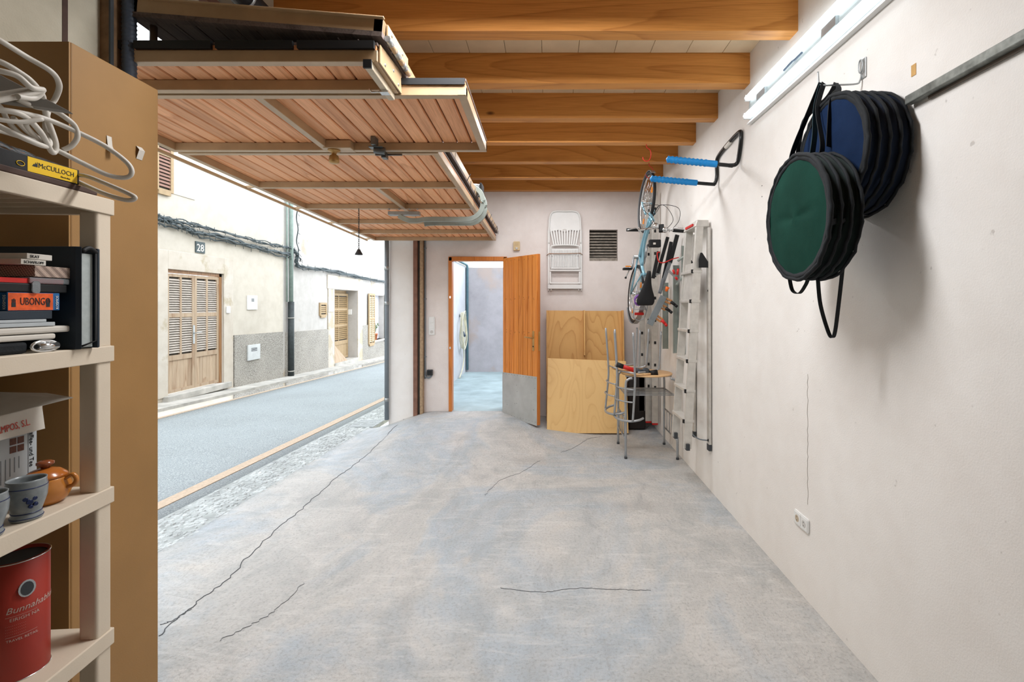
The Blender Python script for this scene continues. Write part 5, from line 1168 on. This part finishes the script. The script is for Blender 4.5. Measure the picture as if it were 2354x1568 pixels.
# ------------------------------------------------------------------ fluorescent fitting
ff = thing('fluorescent_light', 'lit twin tube fluorescent fitting on the right wall', 'lamp', (XR-.03, 2.6, 3.0))
ya, yb_ = 1.80, 3.33
XU, ZU, XD, ZD = 1.385, 3.06, 1.375, 2.935
ang_z = 0.0
MB().prism([(XR, ya, 2.90), (XR, ya, 3.09), (XR-.02, ya, 3.075), (XR-.028, ya, 3.0), (XR-.02, ya, 2.915)], (0, yb_-ya, 0)).build('housing', plain('lamp_housing', '#a3a8a7', .45, bump=0), ff, bevel=.002)
MB().tube([(XU, ya+.02, ZU), (XU, yb_-.01, ZU)], .0165, 18).build('tube', M['tube'], ff); MB().tube([(XD, ya+.02, ZD), (XD, yb_-.01, ZD)], .0165, 18).build('tube', M['tube'], ff)
for z in (ZU, ZD):
    for y in (yb_-.02, ya+.01): MB().box((XR-.07 if z < 3 else XR-.06, y, z-.02), (XR-.01, y+.018, z+.02)).build('lamp_holder', M['white_plastic'], ff, bevel=.003)
for y in (3.05, 2.3): MB().box((XR-.045, y, 2.975), (XR-.025, y+.12, 3.02)).build('ballast', M['galv'], ff)
MB().tube(curve([(XR-.035, 2.62, 3.01), (XR-.045, 2.68, 3.0), (XR-.035, 2.72, 3.015), (XR-.045, 2.8, 3.0)]), .006, 6).build('wiring', M['conduit_dark'], ff)
MB().beam((XR-.016, ya, 2.895), (XR-.016, yb_+.02, 2.895), .03, .012).build('lower_trim', M['white_plastic'], ff)
# ------------------------------------------------------------------ hook with two bags
hk = thing('wall_hook', 'galvanised wire wall hook holding the two round bags', 'hook', tuple(W(1975, 160, XR)))
HY, HZ_ = 2.17, W(1975, 190, XR-.02).z
hz = 2.63
MB().tube(curve([(XR-.003, HY, hz+.05), (XR-.012, HY, hz+.015), (XR-.03, HY, hz), (XR-.12, HY, hz-.004), (1.245, HY, hz-.006), (1.232, HY, hz+.005), (1.228, HY, hz+.055)], 5), .004, 10).build('wire_arm', M['galv'], hk)
MB().box((XR-.006, HY-.03, hz+.02), (XR, HY+.01, hz+.11)).build('plate', M['galv'], hk, bevel=.003)
MB().tube([(XR-.016, HY-.01+.014*math.cos(a_), hz+.075+.03*math.sin(a_)) for a_ in [2*math.pi*k/14 for k in range(14)]], .003, 6, closed=True).build('loop', M['galv'], hk)
def bag(label, c, Rr, x0, x1, mface, mside, rings, tilt):
    t_ = thing('round_bag', label, 'bag', (x0, c[0], c[1]))
    cy, cz = c; n = 56; k_ = 22
    def pos(X, r, a): 
        return Vector((X+tilt*(-math.sin(a))*r, cy+r*math.cos(a), cz+r*math.sin(a)*1.03))
    # side folds
    vs = []; 
    for i in range(k_+1):
        f_ = i/k_; X = x0+(x1-x0)*f_; r = Rr*(1-.085*abs(math.sin(f_*math.pi*rings))-.03*(f_ > .98))
        for j in range(n): a = 2*math.pi*j/n; vs.append(pos(X+.006*math.sin(5*a+i), r*(1+.008*math.sin(7*a+i*1.3)), a))
    mb = MB(); mb.add(vs, [(i*n+j, i*n+(j+1) % n, (i+1)*n+(j+1) % n, (i+1)*n+j) for i in range(k_) for j in range(n)], True)
    mb.build('side_folds', mside, t_)
    # faces
    for X, s_ in ((x0, -1), (x1, 1)):
        vs = [pos(X+s_*.010, 0, 0)]
        for i in range(1, 9):
            for j in range(n):
                a = 2*math.pi*j/n; r = Rr*.975*i/8; cr = math.exp(-((r*math.sin(a)-.01*math.sin(8*r))/.02)**2)*(rings == 3)
                vs.append(pos(X+s_*(.010*(1-(i/8)**3)-.010*cr*(1-i/9))+.003*math.sin(6*a+2*i)*(i/8)**2*(i < 8), r, a))
        fs = [(0, 1+j, 1+(j+1) % n) for j in range(n)]+[(1+(i-1)*n+j, 1+i*n+j, 1+i*n+(j+1) % n, 1+(i-1)*n+(j+1) % n) for i in range(1, 8) for j in range(n)]
        mb = MB(); mb.add(vs, fs, True); mb.build('face', mface, t_)
    for i in range(rings+1):
        X = x0+(x1-x0)*i/rings; mb = MB(); mb.tube([pos(X, Rr*.995, 2*math.pi*j/n)+Vector((.002*math.sin(3*j), .003*math.sin(1.7*j+i), .003*math.cos(1.3*j+i))) for j in range(n)], .0065 if i else .009, 8, closed=True); mb.build('piping', M['black_fabric'], t_)
    mb = MB(); vs = []
    for rr in (.90, .99):
        for j in range(n): vs.append(pos(x0-.0035, Rr*(rr+.006*math.sin(j*2.1)), 2*math.pi*j/n))
    mb.add(vs, [(j, (j+1) % n, n+(j+1) % n, n+j) for j in range(n)], True); o_ = mb.build('rim_tape', M['black_fabric'], t_); o_.modifiers.new('s', 'SOLIDIFY').thickness = .003
    return t_, pos
hx = 1.26
b2, p2 = bag('large navy blue round folding bag hanging behind the green one', (2.09, CZ+.645), .252, 1.235, 1.402, M['blue_fabric'], plain('dark_blue_folds', '#172337', .85, var=.5, sc=5), 4, .0)
tp = [(1.31, HY, hz+.002)]
for (sx0, dy, m_) in ((1.30, -.09, 'black_fabric'), (1.30, .13, 'black_fabric')):
    MB().ribbon(curve([(1.31, HY, hz+.004), (1.30, HY+dy*.4, hz-.04), (1.235, HY+dy, hz-.12), (1.212, HY+dy*1.2, hz-.32)]), .026, .003, (1, .35, 0)).build('strap', M[m_], b2)
b1, p1 = bag('smaller green round folding bag hanging in front', (2.09, CZ+.378), .262, 1.085, 1.205, M['green_fabric'], plain('dark_green_folds', '#12211f', .85, var=.5, sc=5), 3, .03)
MB().ribbon(curve([(1.245, HY, hz+.004), (1.225, HY+.012, hz-.1), (1.19, 2.13, hz-.25), (1.16, 2.10, CZ+.645)]), .028, .003, (1, .35, 0)).build('strap', M['teal_web'], b1)
MB().ribbon(curve([(1.24, HY, hz+.004), (1.20, HY+.05, hz-.14), (1.15, 2.25, hz-.3), (1.14, 2.24, CZ+.575)]), .026, .003, (1, .35, 0)).build('strap', M['black_fabric'], b1)
MB().ribbon(curve([(1.255, HY, hz+.004), (1.215, HY-.02, hz-.12), (1.19, 2.07, hz-.3), (1.17, 2.05, CZ+.63)]), .026, .003, (1, .35, 0)).build('strap', M['black_fabric'], b1)
MB().ribbon(curve([at(1815, 640, 2.2), at(1822, 668, 2.2), at(1838, 674, 2.18), at(1852, 655, 2.15), at(1858, 640, 2.14)]), .024, .003, (1, .5, 0)).build('bottom_strap', M['black_fabric'], b1)
MB().ribbon(curve([at(1880, 640, 2.06), at(1886, 700, 2.06), at(1903, 760, 2.05), at(1913, 776, 2.04), at(1920, 760, 2.03), at(1929, 690, 2.02), at(1937, 618, 2.02)]), .024, .003, (1, .5, 0)).build('bottom_strap', M['black_fabric'], b1)
MB().ribbon(curve([at(1912, 512, 1.84), at(1940, 500, 1.86), at(1972, 482, 1.9)]), .022, .003, (0, 0, 1)).build('side_strap', M['black_fabric'], b1)
MB().prism([at(1932, 508, 1.845), at(1950, 494, 1.85), at(1955, 500, 1.85), at(1938, 514, 1.845)], (0, .01, 0)).build('buckle', M['black'], b1, bevel=.002)
# ------------------------------------------------------------------ metal bar on wall upper right, floor socket
a, b = W(2088, 232, XR-.02), W(2600, -52, XR-.02)
mbx = thing('metal_rail', 'weathered grey metal rail fixed slanting on the upper right wall', 'rail', tuple(a))
MB().beam(a, b, .035, .030, (1, 0, 0)).build('rail', plain('weathered_zinc', '#7f827d', .55, .5, .35, 25), mbx, bevel=.004)
MB().beam(a.lerp(b, .12)+Vector((.012, 0, -.024)), b+Vector((.012, 0, -.024)), .012, .006, (1, 0, 0)).build('lower_lip', plain('old_brown_edge', '#5d5248', .7), mbx)
so = thing('double_socket', 'white double wall socket low on the right wall', 'socket', tuple(W(1846, 1199, XR)))
c0, c1 = W(1825, 1182, XR), W(1866, 1215, XR); cy, cz = (c0.y+c1.y)/2, (c0.z+c1.z)/2; Wd = .152; Hd = .083
MB().prism([(XR-.010, cy+a_, cz+b_) for a_, b_ in rrect(Wd, Hd, .014)], (.010, 0, 0)).build('plate', M['white_plastic'], so, bevel=.004)
for k in (-1, 1):
    MB().prism([(XR-.0125, cy+k*.0355+a_, cz+b_) for a_, b_ in rrect(.066, .066, .006)], (.003, 0, 0)).build('insert', M['white_plastic'], so, bevel=.001)
    MB().lathe([(.019, 0), (.019, .0012)], (XR-.0125, cy+k*.0355, cz), (-1, 0, 0), 24).build('socket_well', plain('tan_socket', '#b9aa94', .6) if k > 0 else M['grey_plastic'], so)  # far well in darker tan, near well in pale grey
    for dz in (-.0095, .0095): MB().lathe([(.0028, 0), (.0028, .001)], (XR-.0138, cy+k*.0355, cz+dz), (-1, 0, 0), 8).build('pin_hole', M['dark_grey'], so)
